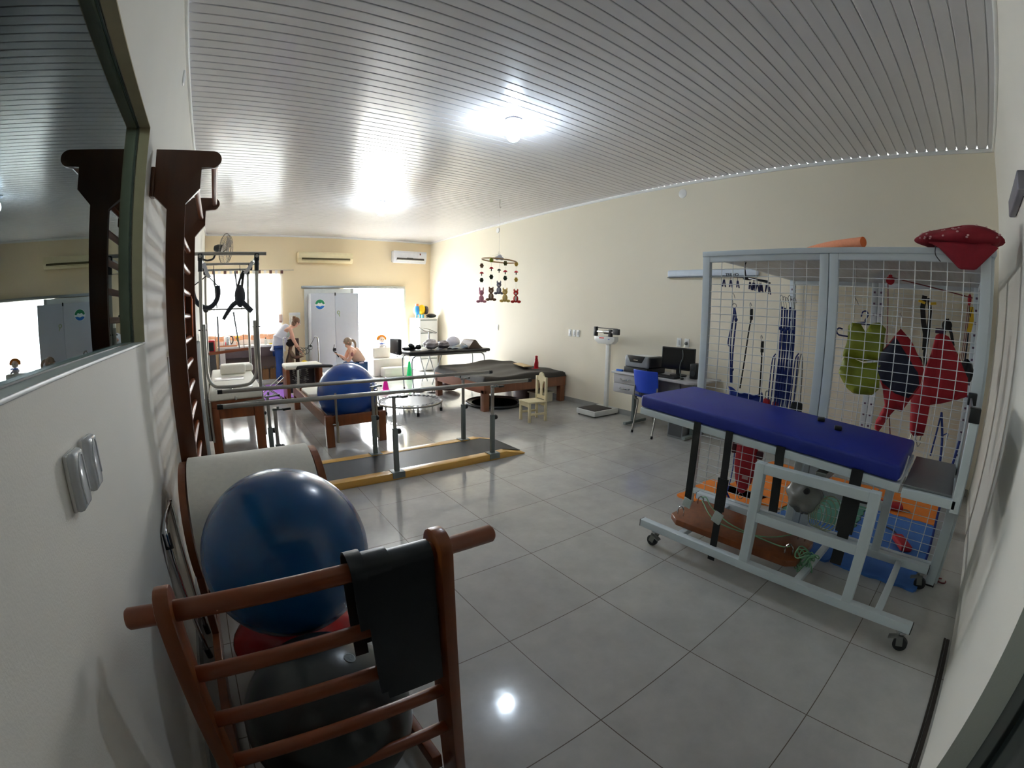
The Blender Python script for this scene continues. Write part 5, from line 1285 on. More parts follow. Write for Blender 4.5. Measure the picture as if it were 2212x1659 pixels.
# bundle of blue cords
proto = None
for k in range(6):
    y = -.795 - .019 * k
    if proto is None:
        t = thing('elastic_cord', 'blue elastic cord in the hooked bundle beside the middle cage post', 'cord', (hx, y, 1.66), 'bundle of blue cords')
        hook(MB(), hx - .012, y, 1.655, .045).build('hook', M_hook, t)
        MB().tube([(hx, y, 1.61), (hx + .004, y - .004, 1.35), (hx + .002, y + .004, 1.1), (hx, y, .88)], .0062, 6, smooth=3).tube([(hx + .008, y, 1.61), (hx + .012, y + .005, 1.35), (hx + .01, y - .006, 1.1), (hx + .006, y + .002, .90)], .0055, 6, smooth=3).ball((hx, y + .006, 1.46), .012, 8, 6).build('cord', M_cordb, t)
        proto = t
    else:
        dup(proto, loc=(hx + .004 * (k % 2), y, 1.66 - .008 * (k % 3)))
for y, z0, z1, lab in ((-.755, 1.28, .86, 'thin dark blue looped cord left of the blue cord bundle'), (-.925, 1.30, .88, 'thin dark blue looped cord right of the blue cord bundle')):
    o = MB().tube([(hx + .01, y - .01, z0 - .5 * 0), (hx + .01, y + .012, z0 - .06), (hx + .01, y + .016, z1 + .1), (hx + .01, y + .01, z1), (hx + .01, y - .006, z1 + .02), (hx + .01, y - .008, z0 - .02)], .0045, 6, smooth=4).build('looped_cord', M_cordb, None); tag(o, lab, 'cord')
def pouch(label, y, z, w, h, m, strap=.05):
    t = thing('sand_bag', label, 'weight bag', (hx, y, z))
    b = MB(); b.prism([(y - w * .5, z), (y + w * .5, z), (y + w * .55, z - h * .35), (y + w * .45, z - h), (y - w * .45, z - h), (y - w * .55, z - h * .35)], 'x', hx + .004, hx + .04, bev=.01)
    b.build('bag_body', m, t)
    MB().tube([(hx + .02, y - w * .3, z), (hx + .015, y - .01, z + strap), (hx + .015, y + .01, z + strap), (hx + .02, y + w * .3, z)], .004, 6, smooth=3).build('strap', M_hook, t)
pouch('small red weight bag hooked low on the left mesh beside the blue sling', -.725, .955, .045, .11, M_redbag)
pouch('small red weight bag hooked low on the left mesh next to the blue cords', -.80, .945, .05, .10, M_redbag)
pouch('black weight bag on a cord just left of the middle cage post', -.955, .965, .075, .12, M_strapk, .30)
# long red pouch low on the mesh
t = thing('sand_bag', 'long tapered red weight bag hanging low behind the bed straps', 'weight bag', (hx + .02, -.61, .55))
MB().prism([(-.53, .60), (-.70, .60), (-.70, .40), (-.685, .30), (-.64, .205), (-.60, .205), (-.555, .30), (-.53, .42)], 'x', hx + .005, hx + .05, bev=.012).build('bag_body', M_redbag, t)
MB().bb(hx + .002, hx + .006, -.665, -.615, .325, .35).build('white_label', mat('pinkish_label', rgb(200, 160, 160)), t)
MB().tube([(hx + .02, -.62 + .02 * math.cos(a), .18 + .024 * math.sin(a)) for a in [2 * PI * k / 16 for k in range(16)]], .003, 6, closed=True).build('ring', M_hook, t)
for a_ in ((-.53, -.49, .50, .60), (-.75, -.70, .50, .56)): MB().bb(hx + .01, hx + .04, *a_, bev=.01).build('side_strap', mat('maroon_strap', rgb(70, 16, 26), rough=.7), t)
# yellow green vest on hanger
M_vest = mat('yellow_green_nylon', rgb(150, 158, 30), rough=.5, var=.2, scale=9, second=rgb(112, 124, 34), bump=.3, bscale=18)
t = thing('vest', 'yellow green shiny vest hanging inside the cage on a chain', 'vest', (2.0, -1.29, 1.5))
def cloth(poly, x, th, name, m, parent, seed=0, amp=.008):
    """garment outline (y,z) filled, thickened and gently crumpled"""
    bm = bmesh.new()
    f = bm.faces.new([bm.verts.new((x, a, c)) for a, c in poly])
    bmesh.ops.triangulate(bm, faces=[f])
    for _ in range(3): bmesh.ops.subdivide_edges(bm, edges=[e for e in bm.edges if e.calc_length() > .035], cuts=1, use_grid_fill=False)
    bmesh.ops.triangulate(bm, faces=list(bm.faces))
    bnd = {v for e in bm.edges if len(e.link_faces) == 1 for v in e.verts}
    for v in bm.verts:
        d = 0 if v in bnd else 1
        v.co.x += -th * .5 * d + amp * math.sin(31 * v.co.y + 17 * v.co.z + seed) + amp * .7 * math.sin(47 * v.co.z - 20 * v.co.y + 2 * seed)
    q = MB(); q.bm.free(); q.bm = bm
    return q.build(name, m, parent, ang=80, solid=.012)
up = [(-1.2, 1.54), (-1.165, 1.51), (-1.17, 1.34), (-1.145, 1.29), (-1.30, 1.27), (-1.43, 1.29), (-1.44, 1.51), (-1.39, 1.55), (-1.335, 1.54), (-1.30, 1.47), (-1.255, 1.53)]
cloth(up, 2.0, .05, 'vest_top', M_vest, t, 1)
lo = [(-1.17, 1.30), (-1.15, 1.22), (-1.13, 1.165), (-1.2, 1.06), (-1.26, 1.03), (-1.39, 1.04), (-1.435, 1.09), (-1.42, 1.2), (-1.435, 1.28), (-1.30, 1.25)]
cloth(lo, 1.985, .06, 'vest_skirt', M_vest, t, 2, .010)
MB().tube([(2.0, -1.2, 1.95), (2.0, -1.2, 1.54)], .003, 6).tube([(2.0, -1.2, 1.72), (2.0, -1.215, 1.70), (2.0, -1.235, 1.66)], .003, 6).build('chain', M_hook, t)
for pts, lab in (([(2.0, -1.255, 1.585), (2.0, -1.265, 1.62), (2.0, -1.295, 1.625), (2.0, -1.305, 1.595), (2.0, -1.285, 1.56), (2.0, -1.285, 1.545), (2.0, -1.20, 1.535), (2.0, -1.38, 1.535)], 'blue plastic hanger hook standing above the yellow green vest'), ([(2.0, -1.12, 1.485), (2.0, -1.09, 1.49), (2.0, -1.075, 1.465), (2.0, -1.095, 1.44), (2.0, -1.16, 1.435), (2.0, -1.22, 1.43)], 'blue plastic hanger lying sideways at the left of the yellow green vest')):
    o = MB().tube(pts, .006, 8, smooth=2).build('clothes_hanger', mat('navy_plastic', rgb(20, 30, 96), rough=.35), None); tag(o, lab, 'hanger')
# body suits
t = thing('body_suit', 'red and navy therapy body suit hanging diagonally in the cage', 'suit', (2.0, -1.6, 1.2))
cloth([(-1.55, 1.52), (-1.515, 1.47), (-1.42, 1.34), (-1.40, 1.22), (-1.47, 1.09), (-1.50, .98), (-1.45, .86), (-1.45, .80), (-1.475, .785), (-1.53, .90), (-1.57, .96), (-1.62, .955), (-1.665, 1.04), (-1.72, 1.14), (-1.735, 1.26), (-1.71, 1.32), (-1.625, 1.45)], 2.0, .05, 'suit_red', M_redbag, t, 3)
cloth([(-1.525, 1.46), (-1.43, 1.34), (-1.41, 1.23), (-1.46, 1.14), (-1.56, 1.08), (-1.66, 1.06), (-1.72, 1.16), (-1.70, 1.24), (-1.60, 1.36)], 1.962, .03, 'navy_panel', M_navy, t, 3, .004)
MB().tube([(2.0, -1.55, 1.52), (2.0, -1.55, 1.60), (2.0, -1.535, 1.63), (2.0, -1.53, 1.60)], .003, 6, smooth=3).build('hook', M_hook, t); MB().tube([(2.0, -1.46, .79), (2.0, -1.45, .76), (2.0, -1.47, .73), (2.0, -1.485, .76)], .003, 6, smooth=3).build('hook', M_hook, t)
MB().rod((1.99, -1.535, .93), (1.99, -1.575, .74), .004).build('cord', mat('dark_red_cord', rgb(110, 20, 26)), t)
t = thing('body_suit', 'plain red therapy body suit hanging beside the right cage post', 'suit', (2.05, -1.85, 1.2))
cloth([(-1.83, 1.52), (-1.80, 1.50), (-1.78, 1.38), (-1.75, 1.27), (-1.735, 1.16), (-1.67, 1.08), (-1.70, .82), (-1.73, .79), (-1.80, .805), (-1.79, 1.02), (-1.88, 1.045), (-1.97, 1.08), (-2.06, 1.12), (-2.045, 1.24), (-1.95, 1.40), (-1.885, 1.50)], 2.06, .04, 'suit_body', M_redbag, t, 5)
MB().bb(2.04, 2.06, -1.85, -1.79, 1.515, 1.55, bev=.004).build('collar', mat('purple_collar', rgb(60, 16, 60)), t)
b = MB()
for k in range(3): b.rod((2.06, -1.715 - .035 * k, .80), (2.06, -1.712 - .035 * k, .765), .004, 6)
b.tube([(2.06, -1.75, .77), (2.06, -1.765, .74), (2.06, -1.775, .72), (2.06, -1.79, .75)], .003, 6, smooth=3).build('hook', M_hook, t)
# pulleys and red rope
t = thing('pulley', 'red pulley with red rope hanging from the cage top near the vest', 'pulley', (2.5, -1.39, 1.95))
MB().lathe([(0, -.012), (.034, -.012), (.028, 0), (.034, .012), (0, .012)], (2.5, -1.385, 1.90), 20, R=Matrix.Rotation(PI / 2, 3, 'Y')).bb(2.485, 2.515, -1.40, -1.37, 1.90, 1.945, bev=.004).build('wheel', M_redbag, t)
MB().rod((2.5, -1.385, 1.945), (2.5, -1.38, 1.965), .004).build('hook', M_hook, t)
MB().rod((2.5, -1.365, 1.90), (2.5, -1.39, 1.28), .0045, 6).rod((2.5, -1.41, 1.92), (2.5, -2.04, 1.80), .0045, 6).build('rope', mat('dark_red_cord', rgb(110, 20, 26), rough=.7), t)
t = thing('pulley', 'red pulley with two thin red ropes near the right cage post', 'pulley', (2.7, -2.02, 1.83))
MB().ball((2.7, -2.02, 1.80), (.012, .016, .045)).build('pulley_body', M_redbag, t)
MB().rod((2.7, -2.02, 1.84), (2.7, -2.02, 1.96), .004).build('hook', M_hook, t)
MB().rod((2.7, -2.01, 1.77), (2.7, -1.985, 1.25), .0035, 6).rod((2.7, -2.025, 1.77), (2.7, -2.0, 1.25), .0035, 6).build('rope', mat('dark_red_cord', rgb(110, 20, 26)), t)
# black and yellow strap trainers on the back mesh
bx = GX1 - .03
t = thing('suspension_strap', 'black strap trainer with yellow tabs hooked on the back mesh', 'strap', (bx, -1.64, 1.85))
MB().strip([(bx, -1.60, 1.86), (bx - .005, -1.585, 1.75), (bx - .005, -1.60, 1.62), (bx, -1.63, 1.50), (bx, -1.635, 1.35)], .05, (0, 1, 0), .014).strip([(bx - .01, -1.64, 1.84), (bx - .01, -1.66, 1.72), (bx - .01, -1.655, 1.5), (bx - .01, -1.64, 1.32), (bx - .01, -1.66, 1.20)], .035, (0, 1, 0), .01).build('webbing', M_strapk, t)
MB().tube([(bx - .01, -1.565 - .05 * math.cos(a), 1.225 + .06 * math.sin(a)) for a in [2 * PI * k / 20 for k in range(20)]], .012, 8, closed=True).build('hand_loop', M_strapk, t)
for y, z, rz in ((-1.575, 1.80, .3), (-1.68, 1.79, -.1), (-1.56, 1.25, 1.0)):
    MB().box((bx - .015, y, z), (.006, .07, .024), rot=Matrix.Rotation(rz, 3, 'X'), bev=.002).build('yellow_tab', mat('yellow_webbing', rgb(224, 184, 40), rough=.7), t)
t = thing('suspension_strap', 'black strap trainer with triangular handle hooked on the back mesh', 'strap', (bx, -1.84, 1.6))
MB().strip([(bx - .01, -1.83, 1.66), (bx - .01, -1.81, 1.56), (bx - .01, -1.80, 1.42)], .03, (0, 1, 0), .012).strip([(bx - .01, -1.83, 1.66), (bx - .01, -1.88, 1.52), (bx - .01, -1.905, 1.42)], .03, (0, 1, 0), .012).ball((bx - .01, -1.83, 1.60), (.015, .05, .05)).build('webbing', M_strapk, t)
MB().rod((bx - .01, -1.79, 1.385), (bx - .01, -1.92, 1.375), .016, 12).build('grip', M_rubber, t)
t = thing('suspension_strap', 'yellow and dark strap hanging beside the right cage post', 'strap', (2.6, -2.05, 1.7))
MB().strip([(2.6, -2.035, 1.74), (2.6, -2.045, 1.64), (2.6, -2.03, 1.55)], .035, (0, 1, 0), .006).build('yellow_strap', mat('yellow_webbing', rgb(224, 184, 40)), t)
MB().rod((2.6, -2.02, 1.74), (2.6, -2.03, 1.66), .004).rod((2.6, -2.045, 1.74), (2.6, -2.03, 1.66), .004).strip([(2.6, -2.03, 1.66), (2.6, -2.02, 1.32)], .012, (0, 1, 0), .004).build('dark_strap', M_navy, t)
softbag('dark_bag', 'black crumpled bag hanging behind the right cage post', (2.62, -2.035, 1.24), (.05, .06, .10), M_blackleather, seed=8)
o = MB().strip([(2.6, -1.97, 1.38), (2.55, -1.95, 1.28), (2.5, -1.93, 1.16)], [.02, .05, .04], (0, 1, 0), .006).build('ochre_strap', mat('ochre_webbing', rgb(170, 130, 60), rough=.8), None); tag(o, 'ochre strap hanging behind the plain red suit', 'strap')
# peg hanger
t = thing('peg_hanger', 'dark sock hanger with blue pegs hanging from the cage top', 'hanger', (1.85, -.37, 1.83))
hxx, hyy, hzz = 1.85, -.36, 1.84
MB().tube([(hxx, hyy, 1.962), (hxx, hyy + .012, 1.93), (hxx, hyy, hzz)], .005, 6, smooth=3).ball((hxx, hyy - .02, hzz - .01), (.03, .045, .012)).build('hook', M_black, t)
arms = [(.02, .22, .015), (-.02, -.22, -.045), (.1, -.15, -.02), (-.1, -.15, -.03)]
b = MB()
for a, c, d in arms: b.rod((hxx, hyy, hzz), (hxx + a, hyy + c, hzz + d), .006, 6)
b.build('arms', mat('slate_plastic', rgb(50, 56, 66), rough=.4), t)
txt = text('TRILHO', .034, M_black, (hxx - .012, hyy + .12, hzz + .022), Matrix(((0, 0, -1), (-1, 0, 0), (0, 1, 0))), t, .002)
for k in range(12):
    a, c, d = arms[k % 4]; f = .35 + .3 * (k // 4)
    x, y, z = hxx + a * f, hyy + c * f, hzz + d * f
    pg = MB().rod((x, y, z - .005), (x, y, z - .03), .0016, 5).beam((x, y - .004, z - .03), (x, y - .016, z - .09), .012, .006).beam((x, y + .002, z - .03), (x + .002, y + .006 + .004 * (k % 3), z - .085), .012, .006)
    pg.build('peg', mat('navy_plastic', rgb(20, 30, 96)), t)

# ------------------------------------------------------------------ puzzle mats on the cage floor
def puzzle(label, x0, y0, m, nx=1, ny=1, s=.575, z=.0):
    pts = []; n = 8; h = .012
    def side(p, q, nrm):
        p, q = V(*p, 0), V(*q, 0); nv = V(*nrm, 0)
        for k in range(n):
            a, c = p + (q - p) * ((k + .25) / n), p + (q - p) * ((k + .75) / n)
            off = nv * (h if k % 2 else 0)
            pts.append((a + off)[:2]); pts.append((c + off)[:2])
    side((x0, y0), (x0 + s, y0), (0, -1)); side((x0 + s, y0), (x0 + s, y0 + s), (1, 0)); side((x0 + s, y0 + s), (x0, y0 + s), (0, 1)); side((x0, y0 + s), (x0, y0), (-1, 0))
    o = MB().prism(pts, 'z', z + .001, z + .019).build('puzzle_mat', m, None)
    tag(o, label, 'floor mat', 'foam puzzle mats on the cage floor')
M_eo = mat('orange_eva_foam', rgb(236, 132, 44), rough=.85, bump=.15, bscale=300)
M_eb = mat('blue_eva_foam', rgb(66, 116, 190), rough=.85, bump=.15, bscale=300)
M_eg = mat('green_eva_foam', rgb(84, 140, 120), rough=.85, bump=.15, bscale=300)
g0x, g0y = 1.345, -2.03
pos = {(0, 0): 'blue foam puzzle mat nearest the right caster under the bed end', (0, 1): 'blue foam puzzle mat in front of the middle cage post', (0, 2): 'orange foam puzzle mat under the long red weight bag', 
       (1, 0): 'blue foam puzzle mat just inside the right cage post', (1, 1): 'green foam puzzle mat inside the cage, between blue and orange', (1, 2): 'orange foam puzzle mat inside the cage behind the middle post', (2, 0): 'orange foam puzzle mat deep inside the cage by the near wall', (2, 1): 'orange foam puzzle mat deep inside the cage under the suits', (2, 2): 'orange foam puzzle mat at the back of the cage under the blue cords'}
for (i, j), lab in pos.items():
    puzzle(lab, g0x + .60 * i + (.19 if (i, j) == (0, 2) else 0), g0y + .60 * j + (.20 if (i, j) == (0, 2) else 0), M_eo if lab.startswith('orange') else M_eb if lab.startswith('blue') else M_eg)
def onmat(name, label, cat, mk): tag(mk, label, cat)
t = thing('sand_bag', 'red weight bag with strap lying on the blue mat inside the right cage post', 'weight bag', (1.95, -1.80, .02))
MB().box((1.93, -1.83, .045), (.22, .09, .045), rz=.5, bev=.015).build('bag_body', M_redbag, t)
MB().tube([(2.03, -1.78, .05), (2.10, -1.73, .05), (2.18, -1.66, .03)], .007, 6, smooth=3).build('strap', M_navy, t)
t = thing('sand_bag', 'red cuff weight lying on the orange mat deep in the cage', 'weight bag', (2.63, -1.70, .02))
MB().box((2.64, -1.62, .05), (.12, .22, .05), rz=.3, bev=.018).build('bag_body', M_redbag, t)
MB().tube([(2.66 + .03 * math.cos(a), -1.76 + .04 * math.sin(a), .03) for a in [2 * PI * k / 16 for k in range(16)]], .004, 6, closed=True).build('ring', M_hook, t)
o = MB().tube([(1.62, -2.05, .9), (1.64, -2.02, .5), (1.66, -2.03, .1), (1.7, -1.98, .025), (1.76, -1.93, .03), (1.70, -1.88, .025), (1.64, -1.95, .03), (1.62, -2.0, .025)], .008, 8, smooth=4).build('long_strap', M_cordb, None); tag(o, 'long blue strap trailing down inside the right cage post onto the mats', 'strap')
o = MB().tube([(2.1, -1.90, .98), (1.95, -1.88, .70)], .006, 6).tube([(2.1, -1.90, .98), (2.02, -1.94, .80), (1.98, -1.96, .60)], .009, 6, smooth=3).tube([(2.02, -1.94, .84), (2.01, -1.97, .86), (2.0, -1.97, .82)], .004, 6, smooth=3).build('elastic_cord', M_cordb, None); tag(o, 'dark blue cord with hooks hanging below the plain red suit', 'cord')
o = MB().tube([(1.62, -.44, .92), (1.60, -.43, .55), (1.60, -.425, .30), (1.62, -.46, .16), (1.64, -.50, .08)], .008, 8, smooth=4).tube([(1.60, -.49, .60), (1.60, -.50, .35), (1.60, -.48, .15)], .004, 6, smooth=3).build('elastic_cord', mat('royal_blue_cord', rgb(24, 60, 160), rough=.6), None); tag(o, 'bright blue cord hanging low between the two front bed straps', 'cord')
o = MB().tube([(1.60 + .03 * math.cos(a), -2.17 + .03 * math.sin(a), .008) for a in [2 * PI * k / 16 for k in range(14)]], .005, 6).build('red_cord', mat('dark_red_cord', rgb(110, 20, 26)), None); tag(o, 'small loop of red cord on the floor by the near wall', 'cord')

# ================================================================== TILT TABLE
t = thing('tilt_table', 'white wheeled tilt table with thick navy mattress in front of the cage', 'tilt table', (1.07, -1.1, 0))
zl, zr = .905, .815      # underside of the mattress at the far and near ends
def zb(y): return zr + (zl - zr) * (y + 1.79) / 1.60
TX0, TX1 = .735, 1.40
b = MB()
def mt(u, v, top):
    y = -1.79 + 1.60 * u; x = TX0 + (TX1 - TX0) * v
    return Vector((x, y, zb(y) + (.078 if top else 0)))
bmm = bmesh.new()
bmesh.ops.create_cube(bmm, size=1)
for v in bmm.verts: v.co = Vector((TX0 + (TX1 - TX0) * (v.co.x + .5), -1.79 + 1.60 * (v.co.y + .5), zb(-1.79 + 1.60 * (v.co.y + .5)) + .08 * (v.co.z + .5)))
bmesh.ops.bevel(bmm, geom=list(bmm.edges), offset=.018, segments=3, profile=.5, affect='EDGES')
b._merge(bmm); b.build('mattress', M_blue, t, ang=60)
MB().tube([(TX0 + .006, -1.76, zb(-1.76) + .012), (TX0 + .03, -1.793, zb(-1.79) + .014), (TX0 + .2, -1.793, zb(-1.79) + .03), (TX0 + .32, -1.792, zb(-1.79) + .06)], .005, 6, smooth=3).build('white_piping', M_plastic_white, t)
for x in (TX0 + .015, TX1 - .03):
    MB().beam((x, -.195, zb(-.195) - .024), (x, -1.80, zb(-1.80) - .024), .035, .042, bev=.003).build('bed_rail', M_paint, t)
for y in (-.21, -1.0, -1.78): MB().bb(TX0 + .034, TX1 - .049, y - .018, y + .018, zb(y) - .042, zb(y) - .004, bev=.002).build('bed_crossbar', M_paint, t)
MB().beam((1.07, -.25, zb(-.25) - .003), (1.07, -1.75, zb(-1.75) - .003), .56, .005).build('bed_board', mat('grey_board', rgb(150, 150, 150), rough=.6), t)
# foot end plate and upright board
MB().bb(TX0 + .02, TX1 - .03, -2.05, -1.815, .800, .812, bev=.003).build('foot_plate', mat('grey_steel_sheet', rgb(128, 130, 132), rough=.35, metal=.4), t)
for x in (TX0 + .012, TX1 - .035):
    MB().bb(x - .02, x + .02, -2.075, -1.815, .755, .799, bev=.003).build('foot_rail', M_paint, t)
    MB().bb(x - .02, x + .02, -2.095, -2.055, .74, 1.17, bev=.003).build('foot_post', M_paint, t)
    MB().bb(x - .026, x + .026, -2.10, -2.05, 1.15, 1.215, bev=.004).build('black_cap', M_black, t)
MB().bb(TX0 + .034, TX1 - .058, -2.072, -2.062, .80, 1.19).build('foot_board', mat('grey_steel_sheet', rgb(128, 130, 132)), t)
# wheeled base
for x in (.70, 1.41):
    MB().bb(x - .025, x + .025, -2.06, -.32, .115, .165, bev=.003).build('base_beam', M_paint, t)
    for y in (-2.06, -.32): MB().bb(x - .024, x + .024, y - .004, y + .004, .116, .164).build('end_cap', M_black, t)
    for y in (-1.08, -1.70): MB().bb(x - .025, x + .025, y - .027, y + .027, .165, .76, bev=.003).build('upright', M_paint, t)
    MB().bb(x - .024, x + .024, -1.673, -1.107, .705, .758, bev=.003).build('top_beam', M_paint, t)
    MB().bb(x - .024, x + .024, -1.673, -1.107, .425, .478, bev=.003).build('middle_beam', M_paint, t)
    for y in (-.44, -2.02):
        cst = MB().lathe([(0, .115), (.03, .115), (.03, .105), (.022, .095), (0, .095)], (x, y, 0), 18).build('caster', M_chrome, t)
        fy = .02 if y > -1 else -.015
        MB().beam((x - .022, y, .098), (x - .022, y + fy, .035), .004, .034, up=(0, 1, 0)).beam((x + .022, y, .098), (x + .022, y + fy, .035), .004, .034, up=(0, 1, 0)).bb(x - .024, x + .024, y - .022, y + .022, .092, .098).build('fork', M_hook, cst)
        MB().lathe([(0, -.016), (.03, -.016), (.038, -.011), (.038, .011), (.03, .016), (0, .016)], (x, y + fy, .039), 22, R=Matrix.Rotation(PI / 2, 3, 'Y')).build('wheel', M_rubber, cst)
        MB().box((x - .03, y - .03 * (1 if y > -1 else -1), .085), (.035, .05, .008), rot=Matrix.Rotation(.4 if y > -1 else -.4, 3, 'X')).build('brake_pedal', M_hook, cst)
for y in (-.60, -1.40, -1.87): MB().bb(.725, 1.385, y - .02, y + .02, .118, .152, bev=.003).build('base_crossbar', M_paint, t)
MB().bb(.78, 1.33, -1.42, -1.36, .71, .76, bev=.004).rod((1.05, -1.39, .70), (1.05, -1.39, .86), .022).build('tilt_actuator', M_hook, t)
MB().bb(.688, .712, -1.67, -1.62, .69, .70, bev=.002).build('black_plug', M_black, t)
MB().lathe([(0, 0), (.018, 0), (.015, .012), (0, .014)], (.676, -1.36, .68), 14, R=Matrix.Rotation(-PI / 2, 3, 'Y')).build('knob', M_black, t)
# four black belts hanging off the bed
def belt(label, y, z1, w, dy, buckle, tail):
    s = thing('bed_strap', label, 'strap', (TX0, y, zb(y)))
    z0 = zb(y)
    pts = [(TX0 + .04, y, z0 - .052), (TX0 - .008, y, z0 - .055), (TX0 - .014, y, z0 - .02), (TX0 - .006, y, z0 + .006)]
    MB().strip([(TX0 - .005, y, z0 + .01), (TX0 - .009, y, z0 - .045), (TX0 - .012, y + dy * .3, (z0 * 1.4 + z1 * .6) / 2), (TX0 - .02, y + dy, z1)], w, (0, 1, 0), .006).build('webbing', M_strapk, s)
    if tail: MB().strip([(TX0 - .017, y + dy * .45, (z0 + z1) / 2 + .13), (TX0 - .02, y + dy * .6, (z0 + z1) / 2 - .07)], w * 1.5, (0, 1, 0), .010).build('pad', M_strapk, s)
    if buckle:
        MB().box((TX0 - .02, y + dy, z1 - .02), (.014, w * 1.25, .06), rot=Matrix.Rotation(.2, 3, 'X'), bev=.004).build('buckle', mat('pale_buckle', rgb(176, 184, 182), rough=.4), s)
belt('black bed strap hanging from the mattress, farthest of four, with pale buckle', -.635, .40, .046, .0, True, False)
belt('black bed strap hanging lowest, almost to the floor, second from the far end', -.85, .07, .044, -.01, False, True)
belt('short folded black bed strap in front of the upright white post', -1.165, .50, .05, -.02, False, False)
belt('wide black bed strap nearest the foot end of the tilt table', -1.585, .33, .06, .0, False, True)
o = MB().box((.700, -.862, .36), (.016, .06, .07), rot=Matrix.Rotation(.3, 3, 'X'), bev=.005).build('strap_buckle', mat('pale_buckle', rgb(176, 184, 182)), None)
st_ = [q for q in bpy.data.objects if q.get('label', '').startswith('black bed strap hanging lowest')][0]
o.parent = st_; o.location = -wloc(st_)
o.name = 'buckle'
for y, x in ((-1.22, 1.26), (-1.36, 1.14)):
    o = MB().box((x, y, zb(y) + .092), (.05, .045, .022), rz=.3, bev=.006).build('belt_buckle', M_black, None); tag(o, 'black belt buckle lying on the navy mattress, ' + ('nearer the far side' if x > 1.2 else 'nearer the middle'), 'buckle', 'buckles on the navy mattress')
# swing board lying on the base
t = thing('swing_board', 'reddish wooden swing board with metal loops and green rope under the bed', 'board', (1.0, -.9, .17))
MB().prism([(.86, -.44), (1.19, -.44), (1.23, -.50), (1.20, -1.30), (1.16, -1.345), (.86, -1.345), (.81, -1.29), (.80, -.52)], 'z', .154, .196, bev=.006).build('plank', M_red, t)
for x, y in ((.88, -.50), (1.14, -.50), (.90, -1.27), (1.13, -1.27)):
    MB().tube([(x, y - .022, .19), (x, y - .022, .235), (x, y, .258), (x, y + .022, .235), (x, y + .022, .19)], .0045, 8, smooth=3).build('metal_loop', M_chrome, t)
M_grope = mat('green_cord', rgb(120, 168, 130), rough=.7)
b = MB()
b.tube([(1.14, -.50, .25), (1.12, -.55, .27), (1.08, -.62, .235), (1.0, -.8, .205), (.96, -1.0, .203), (.93, -1.2, .21), (.90, -1.27, .245)], .004, 6, smooth=4)
b.tube([(1.13, -1.27, .25), (1.0, -1.1, .207), (.94, -.9, .205), (.97, -.7, .21), (1.12, -.52, .24)], .004, 6, smooth=4)
rnd = random.Random(2)
for k in range(7):
    r = rnd.uniform(.03, .06); cx_, cy_ = .92 + rnd.uniform(-.03, .03), -1.36 + rnd.uniform(-.03, .02)
    b.tube([(cx_ + r * .6 * math.cos(a), cy_ + r * math.sin(a), .215 - .09 * max(0, math.sin(a + k)) + .02 * math.sin(2 * a)) for a in [2 * PI * j / 18 for j in range(18)]], .004, 6, closed=True)
b.build('rope', M_grope, t)
# clear bag of tubing hanging behind the base frame
softbag('plastic_bag', 'cloudy clear plastic bag of tubing hanging behind the tilt table frame', (1.27, -1.20, .43), (.08, .12, .12), mat('cloudy_plastic', rgb(180, 182, 176), rough=.25, trans=.55), seed=9)
o = MB()
for k in range(5):
    r = .06 + .012 * k; c0 = (1.22, -1.30 - .02 * k, .34 + .01 * k)
    o.tube([(c0[0] + .02 * math.sin(a), c0[1] + r * .7 * math.cos(a), c0[2] + r * math.sin(a)) for a in [2 * PI * j / 22 for j in range(22)]], .004, 6, closed=True)
o = o.build('coiled_tubing', mat('grey_green_tube', rgb(150, 158, 132), rough=.4), None); tag(o, 'loose coils of grey green tubing beside the clear bag under the bed', 'tubing')
# grey wall piece high on the near wall
o = MB().bb(1.20, 1.84, YN + .002, YN + .045, 2.255, 2.36, bev=.01).build('wall_panel', mat('mauve_grey_plastic_box', rgb(120, 118, 128), rough=.5), None); tag(o, 'grey box high on the near wall at the right edge', 'wall box')
# ================================================================== PEOPLE
M_skin = mat('fair_skin', rgb(224, 172, 148), rough=.5, var=.05, scale=8)
M_skin2 = mat('brown_skin', rgb(112, 76, 58), rough=.5, var=.05, scale=8)
M_denim = mat('blue_denim', rgb(40, 78, 146), rough=.85, var=.12, scale=40, bump=.1)
M_denim2 = mat('mid_denim', rgb(58, 90, 132), rough=.85, var=.12, scale=40, bump=.1)
M_whitecloth = mat('white_cotton', rgb(226, 226, 236), rough=.85, bump=.15, bscale=30)
M_hair = mat('brown_hair', rgb(86, 58, 42), rough=.55, second=rgb(120, 88, 66), scale=30, stretch=(1, 1, .2))
M_hair2 = mat('ash_brown_hair', rgb(96, 78, 64), rough=.5, second=rgb(176, 152, 126), scale=26, stretch=(1, 1, .2))
M_hairk = mat('black_curly_hair', rgb(34, 26, 24), rough=.8, bump=.6, bscale=90)
def skinned(name, nodes, edges, m, parent, root=0, sub=2):
    """nodes {key: (x,y,z,radius[,radius2])}; grown with a Skin modifier into one continuous surface"""
    keys = list(nodes); bm = bmesh.new(); lay = bm.verts.layers.skin.verify()
    off = wloc(parent) if parent else Vector()
    vs = {}
    for i, k in enumerate(keys):
        n = nodes[k]; v = bm.verts.new(Vector(n[:3]) - off)
        v[lay].radius = (n[3], n[4] if len(n) > 4 else n[3]); v[lay].use_root = (i == root); vs[k] = v
    for a, c in edges: bm.edges.new((vs[a], vs[c]))
    me = bpy.data.meshes.new(name); bm.to_mesh(me); bm.free(); me.materials.append(m)
    o = bpy.data.objects.new(name, me); COL.objects.link(o)
    if parent: o.parent = parent
    sk = o.modifiers.new('skin', 'SKIN'); sk.use_smooth_shade = True; sk.branch_smoothing = .6
    s = o.modifiers.new('sub', 'SUBSURF'); s.levels = sub; s.render_levels = sub
    return o
